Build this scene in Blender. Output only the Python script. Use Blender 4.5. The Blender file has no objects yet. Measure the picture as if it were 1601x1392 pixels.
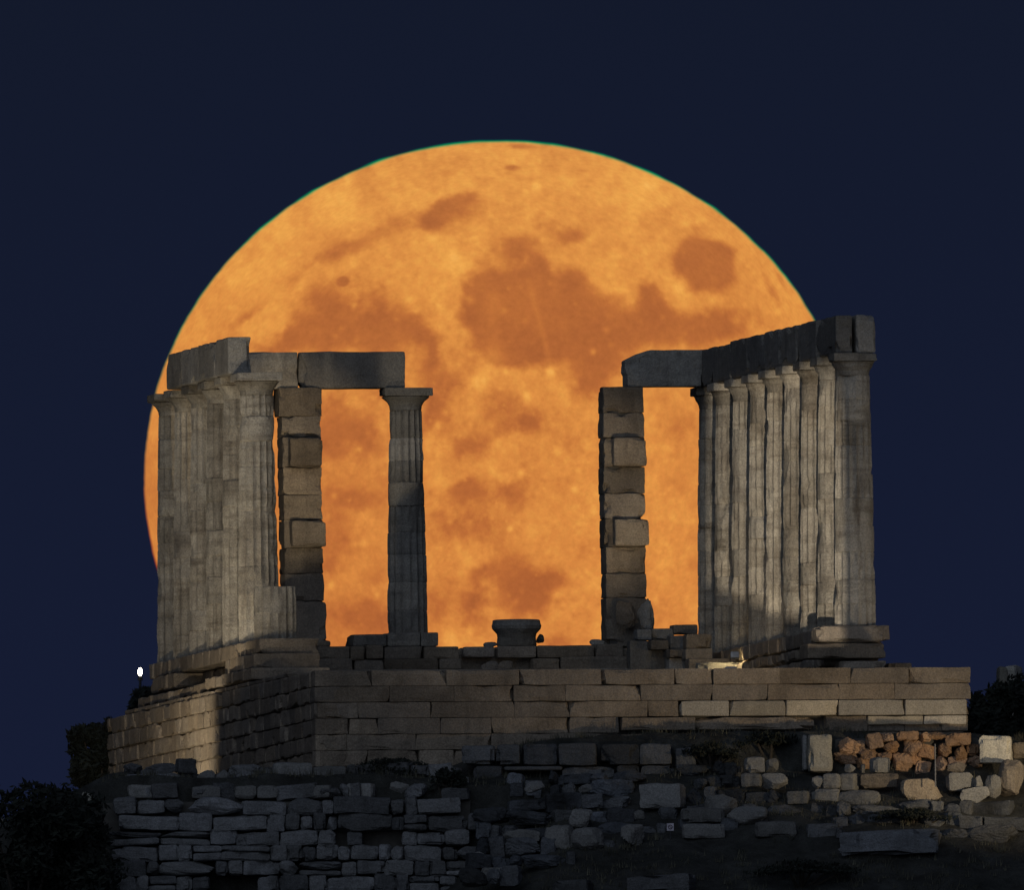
import bpy, math, random
import numpy as np
from mathutils import Vector, Matrix, noise, Euler

R = math.radians
scn = bpy.context.scene
col = scn.collection

# ------------------------------------------------------------------ camera
D, CAMH, FPX = 1700.0, 57.3, 119000.0          # metres to the temple, metres below its floor, focal length in photo pixels
PITCH, ROLL = R(2.0695), R(-0.6)
CX0, CY0 = 800.5, 696.0
cam_d = bpy.data.cameras.new('camera')
cam = bpy.data.objects.new('camera', cam_d)
col.objects.link(cam)
cam_d.sensor_width = 36.0
cam_d.lens = 36.0 * FPX / 1601.0
cam_d.clip_start, cam_d.clip_end = 10.0, 200000.0
CAM = Vector((0.0, -D, -CAMH))
ROT = Matrix.Rotation(math.pi / 2 + PITCH, 3, 'X') @ Matrix.Rotation(ROLL, 3, 'Z')
cam.matrix_world = Matrix.Translation(CAM) @ ROT.to_4x4()
scn.camera = cam

# ------------------------------------------------------------------ dusk sky, afterglow, exposure
world = bpy.data.worlds.new('World')
scn.world = world
world.use_nodes = True
wn, wl = world.node_tree.nodes, world.node_tree.links
bg = wn['Background']
sky = wn.new('ShaderNodeTexSky')
sky.sky_type = 'NISHITA'
sky.sun_disc = False
sky.sun_elevation = R(-3.0)
sky.sun_rotation = R(180.0)                    # the sun has just set behind the camera
sky.altitude = 60
hue = wn.new('ShaderNodeMix'); hue.data_type = 'RGBA'; hue.blend_type = 'MULTIPLY'
hue.inputs[0].default_value = 1.0
hue.inputs[7].default_value = (1.0, 1.0, 1.0, 1)
wl.new(sky.outputs[0], hue.inputs[6])
tcw = wn.new('ShaderNodeTexCoord')
sep = wn.new('ShaderNodeSeparateXYZ'); wl.new(tcw.outputs['Generated'], sep.inputs[0])
grad = wn.new('ShaderNodeValToRGB')             # night blue, a little lighter towards the horizon
mrw = wn.new('ShaderNodeMapRange'); mrw.inputs[1].default_value = 0.030; mrw.inputs[2].default_value = 0.045
wl.new(sep.outputs[2], mrw.inputs[0]); wl.new(mrw.outputs[0], grad.inputs[0])
grad.color_ramp.elements[0].color = (0.0080, 0.0118, 0.0345, 1)
grad.color_ramp.elements[1].color = (0.0064, 0.0096, 0.0215, 1)
addw = wn.new('ShaderNodeMix'); addw.data_type = 'RGBA'; addw.blend_type = 'ADD'; addw.inputs[0].default_value = 1.0
sc_ = wn.new('ShaderNodeMix'); sc_.data_type = 'RGBA'; sc_.blend_type = 'MULTIPLY'; sc_.inputs[0].default_value = 1.0
sc_.inputs[7].default_value = (0.1, 0.1, 0.1, 1)
wl.new(hue.outputs[2], sc_.inputs[6])
wl.new(sc_.outputs[2], addw.inputs[6]); wl.new(grad.outputs[0], addw.inputs[7])
wl.new(addw.outputs[2], bg.inputs[0])
bg.inputs[1].default_value = 1.0

sd = bpy.data.lights.new('afterglow_sun', 'SUN')
sd.energy = 0.40
sd.angle = R(60)
sd.color = (0.66, 0.79, 1.0)
so = bpy.data.objects.new('afterglow_sun', sd)
so.rotation_euler = (R(62), 0, R(-14))
col.objects.link(so)

scn.view_settings.view_transform = 'Standard'
scn.view_settings.look = 'None'
scn.view_settings.exposure = 0.0
scn.view_settings.gamma = 1.0

# ------------------------------------------------------------------ measuring helpers
def ray(px, py):
    return (ROT @ Vector(((px - CX0) / FPX, -(py - CY0) / FPX, -1.0))).normalized()

def at(px, py, Y):
    d = ray(px, py)
    return CAM + d * ((Y - CAM.y) / d.y)

TH = R(8.64)
P0 = at(1337.5, 979, 0.0)
TEMPLE = Matrix.Translation(P0) @ Matrix.Rotation(TH, 4, 'Z')   # local axes: u to the right, v away, z up
TINV = TEMPLE.inverted()

def on_v(px, py, v):                           # point of the temple's cross plane v, as local (u, v, z)
    d = TINV.to_3x3() @ ray(px, py)
    c = TINV @ CAM
    return c + d * ((v - c.y) / d.y)

# ------------------------------------------------------------------ object helpers
def tag(o, label=None, cat=None, group=None, kind=None):
    if label: o['label'] = label
    if cat: o['category'] = cat
    if group: o['group'] = group
    if kind: o['kind'] = kind
    return o

def empty(name, label, cat, loc=(0, 0, 0), rz=0.0, group=None):
    o = bpy.data.objects.new(name, None)
    o.empty_display_size = 0.3
    col.objects.link(o)
    o.location = loc
    o.rotation_euler = (0, 0, rz)
    return tag(o, label, cat, group)

TR = random.Random(1)
class MB:
    def __init__(s): s.v, s.f, s.t = [], [], []
    def add(s, vs, fs):
        k = len(s.v); s.v += vs; s.f += [tuple(i + k for i in f) for f in fs]
        TR.seed(k * 31 + len(fs) * 7 + int(abs(vs[0][0]) * 977) + int(abs(vs[0][2]) * 577)); s.t += [TR.random()] * len(fs)
    def build(s, name, mat, parent=None, loc=None, rz=0.0, smooth=False):
        me = bpy.data.meshes.new(name)
        me.from_pydata([tuple(p) for p in s.v], [], s.f)
        me.update()
        if smooth: me.shade_smooth()
        if len(s.t) == len(s.f):
            a_ = me.attributes.new('stone_tone', 'FLOAT', 'FACE'); a_.data.foreach_set('value', s.t)
        me.materials.append(mat)
        o = bpy.data.objects.new(name, me)
        col.objects.link(o)
        if parent: o.parent = parent
        if loc is not None:
            o.location = loc; o.rotation_euler = (0, 0, rz)
        return o

def nz(p, f, seed):
    return noise.noise((p[0] * f + seed * 7.31, p[1] * f - seed * 3.77, p[2] * f + seed * 1.93))

def block(mb, c, half, rz=0.0, r=0.03, amp=0.012, freq=3.0, seed=0, n=4, tilt=0.0, chip=0.0):
    """one hewn stone: a box with worn, rounded and dented edges"""
    r = min(r, min(half) * 0.9)
    pr = []
    for a in range(3):
        e = min(0.45, 1.6 * r / half[a])
        k = max(1, n)
        pr.append([-1, -1 + e] + [(-1 + e) + (2 - 2 * e) * j / k for j in range(1, k)] + [1 - e, 1])
    idx, vs, fs = {}, [], []
    M = Matrix.Rotation(rz, 3, 'Z') @ Matrix.Rotation(tilt, 3, 'Y')
    C = Vector(c)
    def vert(p):
        key = (round(p[0], 5), round(p[1], 5), round(p[2], 5))
        if key in idx: return idx[key]
        q = Vector((p[0] * half[0], p[1] * half[1], p[2] * half[2]))
        inner = Vector([max(-(half[a] - r), min(half[a] - r, q[a])) for a in range(3)])
        d = q - inner
        if d.length > 1e-9:
            dn = d.normalized()
            q = inner + dn * r
        else: dn = Vector((0, 0, 0))
        w = C + M @ q
        big = nz(w, freq, seed); sm = nz(w, freq * 3.3, seed + 11)
        out = (q.normalized() if q.length else q)
        q = q + out * (amp * (big + 0.5 * sm))
        if chip:
            cc = max(0.0, nz(w, freq * 0.8, seed + 29) - 0.12)
            edge = sum(1 for a in range(3) if abs(p[a]) > 0.8)
            if edge >= 2: q = q * (1 - min(0.3, chip * cc))
        idx[key] = len(vs); vs.append(C + M @ q)
        return idx[key]
    for ax in range(3):
        b, d2 = (ax + 1) % 3, (ax + 2) % 3
        for s in (-1, 1):
            for i in range(len(pr[b]) - 1):
                for j in range(len(pr[d2]) - 1):
                    q = []
                    for (ii, jj) in ((i, j), (i + 1, j), (i + 1, j + 1), (i, j + 1)):
                        p = [0, 0, 0]; p[ax] = s; p[b] = pr[b][ii]; p[d2] = pr[d2][jj]
                        q.append(vert(p))
                    if s < 0: q.reverse()
                    fs.append(tuple(q))
    mb.add(vs, fs)

def boulder(mb, c, half, seed, rz=0.0, amp=0.22, n=7):
    """rough field stone, somewhere between a box and an ellipsoid, with flat broken faces"""
    rnd = random.Random(seed)
    planes = []
    for _ in range(11):
        d = Vector((rnd.gauss(0, 1), rnd.gauss(0, 1), rnd.gauss(0, 1))).normalized()
        planes.append((d, rnd.uniform(0.55, 0.88)))
    M = Matrix.Rotation(rz, 3, 'Z'); C = Vector(c)
    idx, vs, fs = {}, [], []
    def vert(p):
        key = tuple(round(x, 5) for x in p)
        if key in idx: return idx[key]
        d = Vector(p).normalized()
        t = 1.0 / (abs(d.x) ** 4 + abs(d.y) ** 4 + abs(d.z) ** 4) ** 0.25
        for (pd, k) in planes:
            dp = d.dot(pd)
            if dp > 0.05: t = min(t, k * 1.18 / dp)
        t *= 1 + amp * 0.3 * nz(d, 1.6, seed) + amp * 0.35 * nz(d, 5.5, seed + 3)
        q = d * t
        idx[key] = len(vs)
        vs.append(C + M @ Vector((q.x * half[0], q.y * half[1], q.z * half[2])))
        return idx[key]
    g = [-1 + 2 * i / n for i in range(n + 1)]
    for ax in range(3):
        b, d2 = (ax + 1) % 3, (ax + 2) % 3
        for s in (-1, 1):
            for i in range(n):
                for j in range(n):
                    q = []
                    for (ii, jj) in ((i, j), (i + 1, j), (i + 1, j + 1), (i, j + 1)):
                        p = [0, 0, 0]; p[ax] = s; p[b] = g[ii]; p[d2] = g[jj]
                        q.append(vert(p))
                    if s < 0: q.reverse()
                    fs.append(tuple(q))
    mb.add(vs, fs)

def tube(mb, p, q, r0, r1, n=8):
    p, q = Vector(p), Vector(q); d = (q - p).normalized()
    a = d.orthogonal().normalized(); b = d.cross(a)
    vs, fs = [], []
    for (c, r) in ((p, r0), (q, r1)):
        for i in range(n):
            t = 2 * math.pi * i / n
            vs.append(c + a * (r * math.cos(t)) + b * (r * math.sin(t)))
    for i in range(n):
        j = (i + 1) % n
        fs.append((i, j, n + j, n + i))
    fs.append(tuple(range(n))[::-1]); fs.append(tuple(range(n, 2 * n)))
    mb.add(vs, fs)

# ------------------------------------------------------------------ materials
def stone_mat(name, light, dark, stain, streak=0.35, scale=1.0, bump=0.5, rand=0.18, rough=0.9, patch=0.45, tone=0.30, band=0.0, grain=0.30):
    m = bpy.data.materials.new(name); m.use_nodes = True
    N, L = m.node_tree.nodes, m.node_tree.links
    b = N['Principled BSDF']; b.inputs['Roughness'].default_value = rough
    b.inputs['Specular IOR Level'].default_value = 0.25
    geo = N.new('ShaderNodeNewGeometry')
    def tex(sc, det, ro, vec=None, dist=0.0):
        t = N.new('ShaderNodeTexNoise'); t.inputs['Scale'].default_value = sc
        t.inputs['Detail'].default_value = det; t.inputs['Roughness'].default_value = ro
        t.inputs['Distortion'].default_value = dist
        L.new(vec or geo.outputs['Position'], t.inputs['Vector']); return t
    def ramp(src, a, bb):
        r = N.new('ShaderNodeMapRange'); r.inputs[1].default_value = a; r.inputs[2].default_value = bb
        L.new(src, r.inputs[0]); return r.outputs[0]
    def mix(f, c1, c2, mode='MIX'):
        x = N.new('ShaderNodeMix'); x.data_type = 'RGBA'; x.blend_type = mode
        if isinstance(f, float): x.inputs[0].default_value = f
        else: L.new(f, x.inputs[0])
        for k, c in ((6, c1), (7, c2)):
            if isinstance(c, tuple): x.inputs[k].default_value = (*c, 1)
            else: L.new(c, x.inputs[k])
        return x.outputs[2]
    mp = N.new('ShaderNodeMapping'); mp.inputs['Scale'].default_value = (3.2 * scale, 3.2 * scale, 0.45 * scale)
    L.new(geo.outputs['Position'], mp.inputs['Vector'])
    n1 = tex(1.1 * scale, 6, 0.62, dist=0.4); n2 = tex(1.0, 5, 0.65, mp.outputs[0]); n3 = tex(9.0 * scale, 5, 0.7)
    n4 = tex(0.55 * scale, 4, 0.6)
    c = mix(ramp(n1.outputs[0], 0.36, 0.66), dark, light)
    st = N.new('ShaderNodeMath'); st.operation = 'MULTIPLY'; st.inputs[1].default_value = streak
    L.new(ramp(n2.outputs[0], 0.52, 0.72), st.inputs[0])
    c = mix(st.outputs[0], c, stain)
    pt = N.new('ShaderNodeMath'); pt.operation = 'MULTIPLY'; pt.inputs[1].default_value = patch
    L.new(ramp(n4.outputs[0], 0.52, 0.7), pt.inputs[0])
    c = mix(pt.outputs[0], c, stain)
    sp = N.new('ShaderNodeMath'); sp.operation = 'MULTIPLY'; sp.inputs[1].default_value = 0.5
    L.new(ramp(n3.outputs[0], 0.54, 0.72), sp.inputs[0])
    c = mix(sp.outputs[0], c, dark)
    if band:
        mb_ = N.new('ShaderNodeMapping'); mb_.inputs['Scale'].default_value = (.5, .5, 3.6)
        L.new(geo.outputs['Position'], mb_.inputs['Vector'])
        n5 = tex(1.0, 5, 0.7, mb_.outputs[0])
        bm_ = N.new('ShaderNodeMath'); bm_.operation = 'MULTIPLY'; bm_.inputs[1].default_value = band
        L.new(ramp(n5.outputs[0], 0.5, 0.66), bm_.inputs[0])
        c = mix(bm_.outputs[0], c, stain)
    n6 = tex(30.0, 3, 0.7)
    gm = N.new('ShaderNodeMapRange'); gm.inputs[1].default_value = .32; gm.inputs[2].default_value = .68
    gm.inputs[3].default_value = 1 - grain; gm.inputs[4].default_value = 1 + grain
    L.new(n6.outputs[0], gm.inputs[0])
    ta = N.new('ShaderNodeAttribute'); ta.attribute_name = 'stone_tone'
    tm = N.new('ShaderNodeMapRange'); tm.inputs[3].default_value = 1 - tone; tm.inputs[4].default_value = 1 + tone
    L.new(ta.outputs['Fac'], tm.inputs[0])
    t2 = N.new('ShaderNodeMath'); t2.operation = 'MULTIPLY'; t2.inputs[1].default_value = 13.7; L.new(ta.outputs['Fac'], t2.inputs[0])
    t3 = N.new('ShaderNodeMath'); t3.operation = 'FRACT'; L.new(t2.outputs[0], t3.inputs[0])
    t4 = N.new('ShaderNodeMath'); t4.operation = 'MULTIPLY'; t4.inputs[1].default_value = tone * 1.3; L.new(t3.outputs[0], t4.inputs[0])
    gy = sum(light) * .26
    c = mix(t4.outputs[0], c, (gy, gy * .98, gy * .95))
    oi = N.new('ShaderNodeObjectInfo')
    rr = N.new('ShaderNodeMapRange'); rr.inputs[3].default_value = 1 - rand; rr.inputs[4].default_value = 1 + rand
    L.new(oi.outputs['Random'], rr.inputs[0])
    hsv = N.new('ShaderNodeHueSaturation'); m1 = N.new('ShaderNodeMath'); m1.operation = 'MULTIPLY'; L.new(rr.outputs[0], m1.inputs[0]); L.new(gm.outputs[0], m1.inputs[1])
    m2 = N.new('ShaderNodeMath'); m2.operation = 'MULTIPLY'; L.new(m1.outputs[0], m2.inputs[0]); L.new(tm.outputs[0], m2.inputs[1])
    L.new(m2.outputs[0], hsv.inputs['Value']); L.new(c, hsv.inputs['Color'])
    L.new(hsv.outputs[0], b.inputs['Base Color'])
    bp = N.new('ShaderNodeBump'); bp.inputs['Strength'].default_value = bump; bp.inputs['Distance'].default_value = 0.06
    ad = N.new('ShaderNodeMath'); ad.operation = 'ADD'
    L.new(n1.outputs[0], ad.inputs[0]); L.new(n3.outputs[0], ad.inputs[1])
    L.new(ad.outputs[0], bp.inputs['Height']); L.new(bp.outputs[0], b.inputs['Normal'])
    return m

def plain_mat(name, colr, rough=0.8, metallic=0.0, emit=None, strength=0.0, var=0.25, sc=6.0):
    m = bpy.data.materials.new(name); m.use_nodes = True
    N, L = m.node_tree.nodes, m.node_tree.links
    b = N['Principled BSDF']
    b.inputs['Roughness'].default_value = rough; b.inputs['Metallic'].default_value = metallic
    t = N.new('ShaderNodeTexNoise'); t.inputs['Scale'].default_value = sc; t.inputs['Detail'].default_value = 4
    g = N.new('ShaderNodeNewGeometry'); L.new(g.outputs['Position'], t.inputs['Vector'])
    mr = N.new('ShaderNodeMapRange'); mr.inputs[1].default_value = 0.3; mr.inputs[2].default_value = 0.7
    mr.inputs[3].default_value = 1 - var; mr.inputs[4].default_value = 1 + var
    L.new(t.outputs[0], mr.inputs[0])
    h = N.new('ShaderNodeHueSaturation'); h.inputs['Color'].default_value = (*colr, 1)
    L.new(mr.outputs[0], h.inputs['Value']); L.new(h.outputs[0], b.inputs['Base Color'])
    if emit:
        b.inputs['Emission Color'].default_value = (*emit, 1); b.inputs['Emission Strength'].default_value = strength
    return m

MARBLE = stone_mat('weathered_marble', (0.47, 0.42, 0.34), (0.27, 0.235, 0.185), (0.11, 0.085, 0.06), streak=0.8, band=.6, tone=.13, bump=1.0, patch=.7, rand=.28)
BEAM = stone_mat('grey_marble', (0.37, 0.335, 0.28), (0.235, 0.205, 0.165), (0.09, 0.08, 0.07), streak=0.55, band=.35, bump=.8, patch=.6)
POROS = stone_mat('brown_limestone', (0.33, 0.27, 0.20), (0.21, 0.165, 0.12), (0.08, 0.06, 0.045), streak=0.5, band=.3, bump=.9, patch=.6)
WALLST = stone_mat('podium_limestone', (0.37, 0.295, 0.215), (0.22, 0.17, 0.12), (0.095, 0.075, 0.055), streak=0.45, tone=.20, patch=.7, bump=.9)
WHITE = stone_mat('white_marble', (0.50, 0.46, 0.37), (0.34, 0.31, 0.24), (0.2, 0.17, 0.13), streak=0.35)
GREY = stone_mat('grey_limestone', (0.27, 0.26, 0.24), (0.16, 0.155, 0.145), (0.08, 0.08, 0.075), streak=0.3)
ORANGE = stone_mat('orange_fieldstone', (0.36, 0.215, 0.115), (0.23, 0.13, 0.07), (0.10, 0.06, 0.035), streak=0.25, rand=0.3)
NEWST = stone_mat('restored_limestone_lightened', (0.52, 0.44, 0.32), (0.38, 0.32, 0.23), (0.2, 0.16, 0.11), streak=0.25)  # new blocks are paler; colour also lightened in place of lamp light
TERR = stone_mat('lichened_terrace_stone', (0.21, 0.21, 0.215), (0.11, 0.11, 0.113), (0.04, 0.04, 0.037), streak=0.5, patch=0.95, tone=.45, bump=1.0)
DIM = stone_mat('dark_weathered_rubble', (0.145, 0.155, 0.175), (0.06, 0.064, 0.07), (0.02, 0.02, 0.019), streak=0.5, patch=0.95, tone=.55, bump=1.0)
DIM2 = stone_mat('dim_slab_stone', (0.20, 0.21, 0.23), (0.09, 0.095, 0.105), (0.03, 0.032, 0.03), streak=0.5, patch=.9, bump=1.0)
MORTAR = plain_mat('dark_joint_earth', (0.085, 0.078, 0.068), 0.95)
SOIL = stone_mat('dry_soil', (0.10, 0.10, 0.09), (0.04, 0.038, 0.032), (0.018, 0.02, 0.015), streak=0.2, scale=1.2, bump=1.0, patch=.8)
LEAF = plain_mat('dark_leaves', (0.013, 0.016, 0.010), 0.8, var=0.5, sc=2.0)
SCRUB = plain_mat('dry_scrub', (0.085, 0.08, 0.055), 0.9, var=.6, sc=1.2)
BARK = plain_mat('bark', (0.05, 0.04, 0.03), 0.95)
METAL = plain_mat('grey_painted_metal', (0.30, 0.32, 0.36), 0.5, 0.2)
POSTMETAL = plain_mat('weathered_post_metal', (0.14, 0.14, 0.15), 0.7, 0.1)
DARKMETAL = plain_mat('dark_metal', (0.05, 0.05, 0.055), 0.5, 0.4)
SIGNWHITE = plain_mat('white_sign_paint', (0.55, 0.5, 0.55), 0.6)
SIGNDARK = plain_mat('dark_sign_ink', (0.05, 0.03, 0.05), 0.6)
LAMPGLOW = plain_mat('lamp_glow', (0.9, 0.85, 0.75), 0.4, emit=(1.0, 0.9, 0.72), strength=14.0)
GLASSGLOW = plain_mat('floodlight_glass', (0.25, 0.25, 0.25), 0.2)

# ------------------------------------------------------------------ the moon
MCX, MCY, MRX, MRY = 782.1, 748.5, 555.4, 526.6
def vnoise(x, y, seed):
    rs = np.random.RandomState(seed); T = rs.rand(256, 256)
    xi = np.floor(x).astype(int); yi = np.floor(y).astype(int)
    fx = x - xi; fy = y - yi
    fx = fx * fx * fx * (fx * (fx * 6 - 15) + 10); fy = fy * fy * fy * (fy * (fy * 6 - 15) + 10)
    g = lambda a, b: T[(xi + a) % 256, (yi + b) % 256]
    return (g(0, 0) * (1 - fx) + g(1, 0) * fx) * (1 - fy) + (g(0, 1) * (1 - fx) + g(1, 1) * fx) * fy
def fbm(x, y, seed, o=5, gain=0.5):
    s = np.zeros_like(x); a = 1.0; t = 0.0
    for k in range(o):
        s += a * vnoise(x * 2 ** k, y * 2 ** k, seed + k); t += a; a *= gain
    return s / t - 0.5

# dark seas: centre, radii, tilt, depth
SEAS = [(1105, 416, 54, 43, 33, 1.0), (822, 480, 92, 55, 5, .95), (800, 468, 74, 40, -10, .75), (880, 475, 55, 45, 20, .7), (826, 412, 22, 34, 0, .7), (824, 540, 74, 40, 0, .95), (760, 500, 36, 62, 5, .8),
 (905, 540, 45, 35, 20, .7), (1015, 508, 85, 36, 10, .85), (1011, 470, 26, 28, 0, .75), (1112, 515, 100, 22, -4, .6), (962, 532, 70, 46, 0, .8), (940, 580, 38, 52, 10, .65),
 (556, 492, 88, 44, 8, .72), (455, 530, 70, 20, -12, .75), (630, 530, 110, 36, 0, .45), (672, 490, 40, 30, 0, .3), (600, 545, 130, 30, 0, .35), (690, 590, 34, 40, 0, .5),
 (537, 441, 10, 8, -20, 1.0), (607, 367, 88, 15, -20, .36), (715, 316, 36, 14, -10, .5), (672, 338, 52, 18, -22, .36), (492, 415, 58, 15, -34, .5), (552, 388, 40, 13, -18, .5), (392, 490, 44, 9, -38, .45), (700, 345, 40, 30, 0, .3),
 (790, 390, 40, 22, 0, .5), (865, 365, 34, 20, 25, .6), (890, 372, 22, 10, 0, .5), (740, 322, 42, 22, 0, .45), (800, 263, 13, 5, 0, .6), (912, 268, 12, 4, 10, .5), (830, 278, 40, 6, 0, .25), (812, 229, 30, 5, 2, .6),
 (1205, 452, 7, 40, -28, .5), (1222, 440, 5, 34, -32, .4), (1000, 400, 8, 26, -20, .3), (1010, 355, 30, 8, 20, .25), (1085, 355, 20, 6, 30, .3),
 (540, 645, 62, 62, 0, .5), (560, 690, 56, 30, 10, .5), (675, 650, 30, 34, 0, .6), (795, 650, 70, 36, 8, .72), (830, 660, 16, 13, 0, .5), (742, 693, 22, 20, 20, .75), (728, 768, 18, 17, 0, .85), (772, 775, 40, 20, 0, .55), (813, 778, 26, 22, 0, .72),
 (722, 812, 66, 40, 0, .5), (704, 725, 52, 64, 0, .35), (786, 885, 42, 26, 10, .7), (816, 930, 56, 36, 15, .72), (846, 912, 14, 26, 15, .6), (703, 945, 52, 32, 0, .55), (568, 962, 56, 42, 0, .5), (522, 855, 30, 44, 0, .45), (878, 1000, 26, 14, 0, .5),
 (600, 880, 50, 22, -20, .3), (560, 770, 40, 16, 0, .25), (655, 985, 60, 20, 0, .35), (1045, 640, 30, 50, 0, .3), (1060, 800, 26, 44, 0, .25), (905, 690, 30, 20, 0, .22), (780, 985, 60, 22, 0, .3), (960, 860, 40, 26, 0, .2), (1030, 930, 30, 40, 0, .25)]
SPOTS = [(861, 581, 10, .6), (927, 551, 6, .55), (1063, 450, 15, .45), (790, 581, 6, .4), (839, 291, 9, .55), (1073, 350, 7, .4), (824, 621, 11, .5), (563, 703, 6, .5), (770, 737, 8, .4), (813, 740, 7, .4), (797, 826, 7, .55), (524, 775, 7, .5),
 (898, 765, 7, .5), (519, 914, 8, .5), (685, 666, 9, .5), (709, 400, 11, .4), (677, 371, 12, .35), (555, 478, 5, .5), (530, 329, 30, .3), (380, 427, 26, .3), (704, 815, 8, .3), (568, 850, 9, .4), (590, 930, 7, .4), (705, 1000, 14, .45), (735, 985, 9, .4),
 (760, 910, 10, .35), (872, 705, 12, .35), (985, 690, 14, .3), (930, 800, 10, .35), (1040, 700, 14, .3), (720, 420, 26, .25), (770, 560, 20, .3), (940, 440, 30, .25), (1000, 300, 30, .2), (430, 380, 40, .25), (1150, 500, 9, .3), (870, 930, 9, .4),
 (640, 470, 9, .3), (655, 410, 10, .3), (620, 500, 6, .3), (735, 470, 10, .35), (730, 520, 12, .35), (745, 600, 14, .3), (880, 610, 16, .3)]

def sst_np(a, b, x):
    t = np.clip((x - a) / (b - a), 0, 1); return t * t * (3 - 2 * t)

def moon_value(px, py):
    wx = fbm(px / 70, py / 70, 5, 5, .55); wy = fbm(px / 70, py / 70, 55, 5, .55)
    qx = px + wx * 58; qy = py + wy * 52
    keep = np.ones_like(px)
    for (cx, cy, rx, ry, a, dp) in SEAS:
        big = 1.0 if rx < 14 or ry < 14 else 0.0
        X = (px if big else qx) - cx; Y = (py if big else qy) - cy
        c, s = math.cos(R(a)), math.sin(R(a))
        d = np.hypot((X * c + Y * s) / rx, (-X * s + Y * c) / ry)
        if (cx, cy) == (1105, 416): d = 0.55 * d + 0.45 * np.hypot(((px - cx) * c + (py - cy) * s) / rx, (-(px - cx) * s + (py - cy) * c) / ry)
        t = np.exp(-0.75 * (d * (1.0 if not big else 1.05)) ** (5.0 if dp > .9 else 2.6))
        keep *= 1 - dp * t * (.80 if cy > 590 else 1.0)
    sea = 1 - keep
    for (cx, cy, rx, ry, k) in ((700, 470, 24, 60, .85), (712, 540, 22, 50, .7), (690, 415, 40, 24, .7), (660, 455, 22, 18, .4), (985, 455, 20, 26, .5), (1075, 480, 34, 16, .5)):
        sea = sea * (1 - k * np.exp(-((qx - cx) / rx) ** 2 - ((qy - cy) / ry) ** 2))
    rough = fbm(px / 46, py / 46, 70, 6, .62)
    sea = sea + 1.5 * rough * 4 * sea * (1 - sea) * .6 + .25 * np.maximum(rough, 0) * (py > 600)
    big_ = fbm(px / 150, py / 150, 33, 4, .6)
    sea = sea + sst_np(560, 700, py) * (.9 * np.maximum(big_ - .02, 0) + .30 * sst_np(760, 500, px))
    sea = np.clip((sea - .10) / .72, 0, 1); sea = sea * sea * (3 - 2 * sea)
    hi = 0.72 + 0.34 * fbm(px / 95, py / 95, 90, 5, .6) + 0.46 * fbm(px / 26, py / 26, 91, 4, .6) + 0.28 * fbm(px / 8, py / 8, 92, 3, .6)
    lo = 0.10 + 0.24 * fbm(px / 60, py / 60, 93, 5, .6) + 0.12 * fbm(px / 14, py / 14, 94, 4, .6)
    v = hi * (1 - sea) + lo * sea
    for (cx, cy, r, k) in SPOTS:
        d2 = ((px - cx) ** 2 + (py - cy) ** 2) / (r * r * (1.0 if r > 12 else 0.62))
        v += 0.85 * k * np.exp(-d2)
    rs = np.random.RandomState(3)
    for _ in range(800):                       # small bright craters
        cx, cy = rs.uniform(240, 1330), rs.uniform(230, 1260); r = rs.uniform(1.8, 5.5); k = rs.uniform(.05, .22)
        m = (np.abs(px - cx) < 4 * r) & (np.abs(py - cy) < 4 * r)
        v[m] += k * np.exp(-((px[m] - cx) ** 2 + (py[m] - cy) ** 2) / (r * r))
    for (x0, y0, x1, y1, w, k) in ((826, 440, 858, 560, 5, .14), (590, 630, 618, 760, 6, .13), (550, 610, 590, 700, 6, .10), (812, 640, 700, 980, 9, .08), (665, 700, 700, 640, 9, .15), (770, 570, 772, 470, 12, .12)):
        dx, dy = x1 - x0, y1 - y0; t = np.clip(((px - x0) * dx + (py - y0) * dy) / (dx * dx + dy * dy), 0, 1)
        d = np.hypot(px - x0 - t * dx, py - y0 - t * dy)
        v += k * np.exp(-(d / w) ** 2)
    return v

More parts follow.
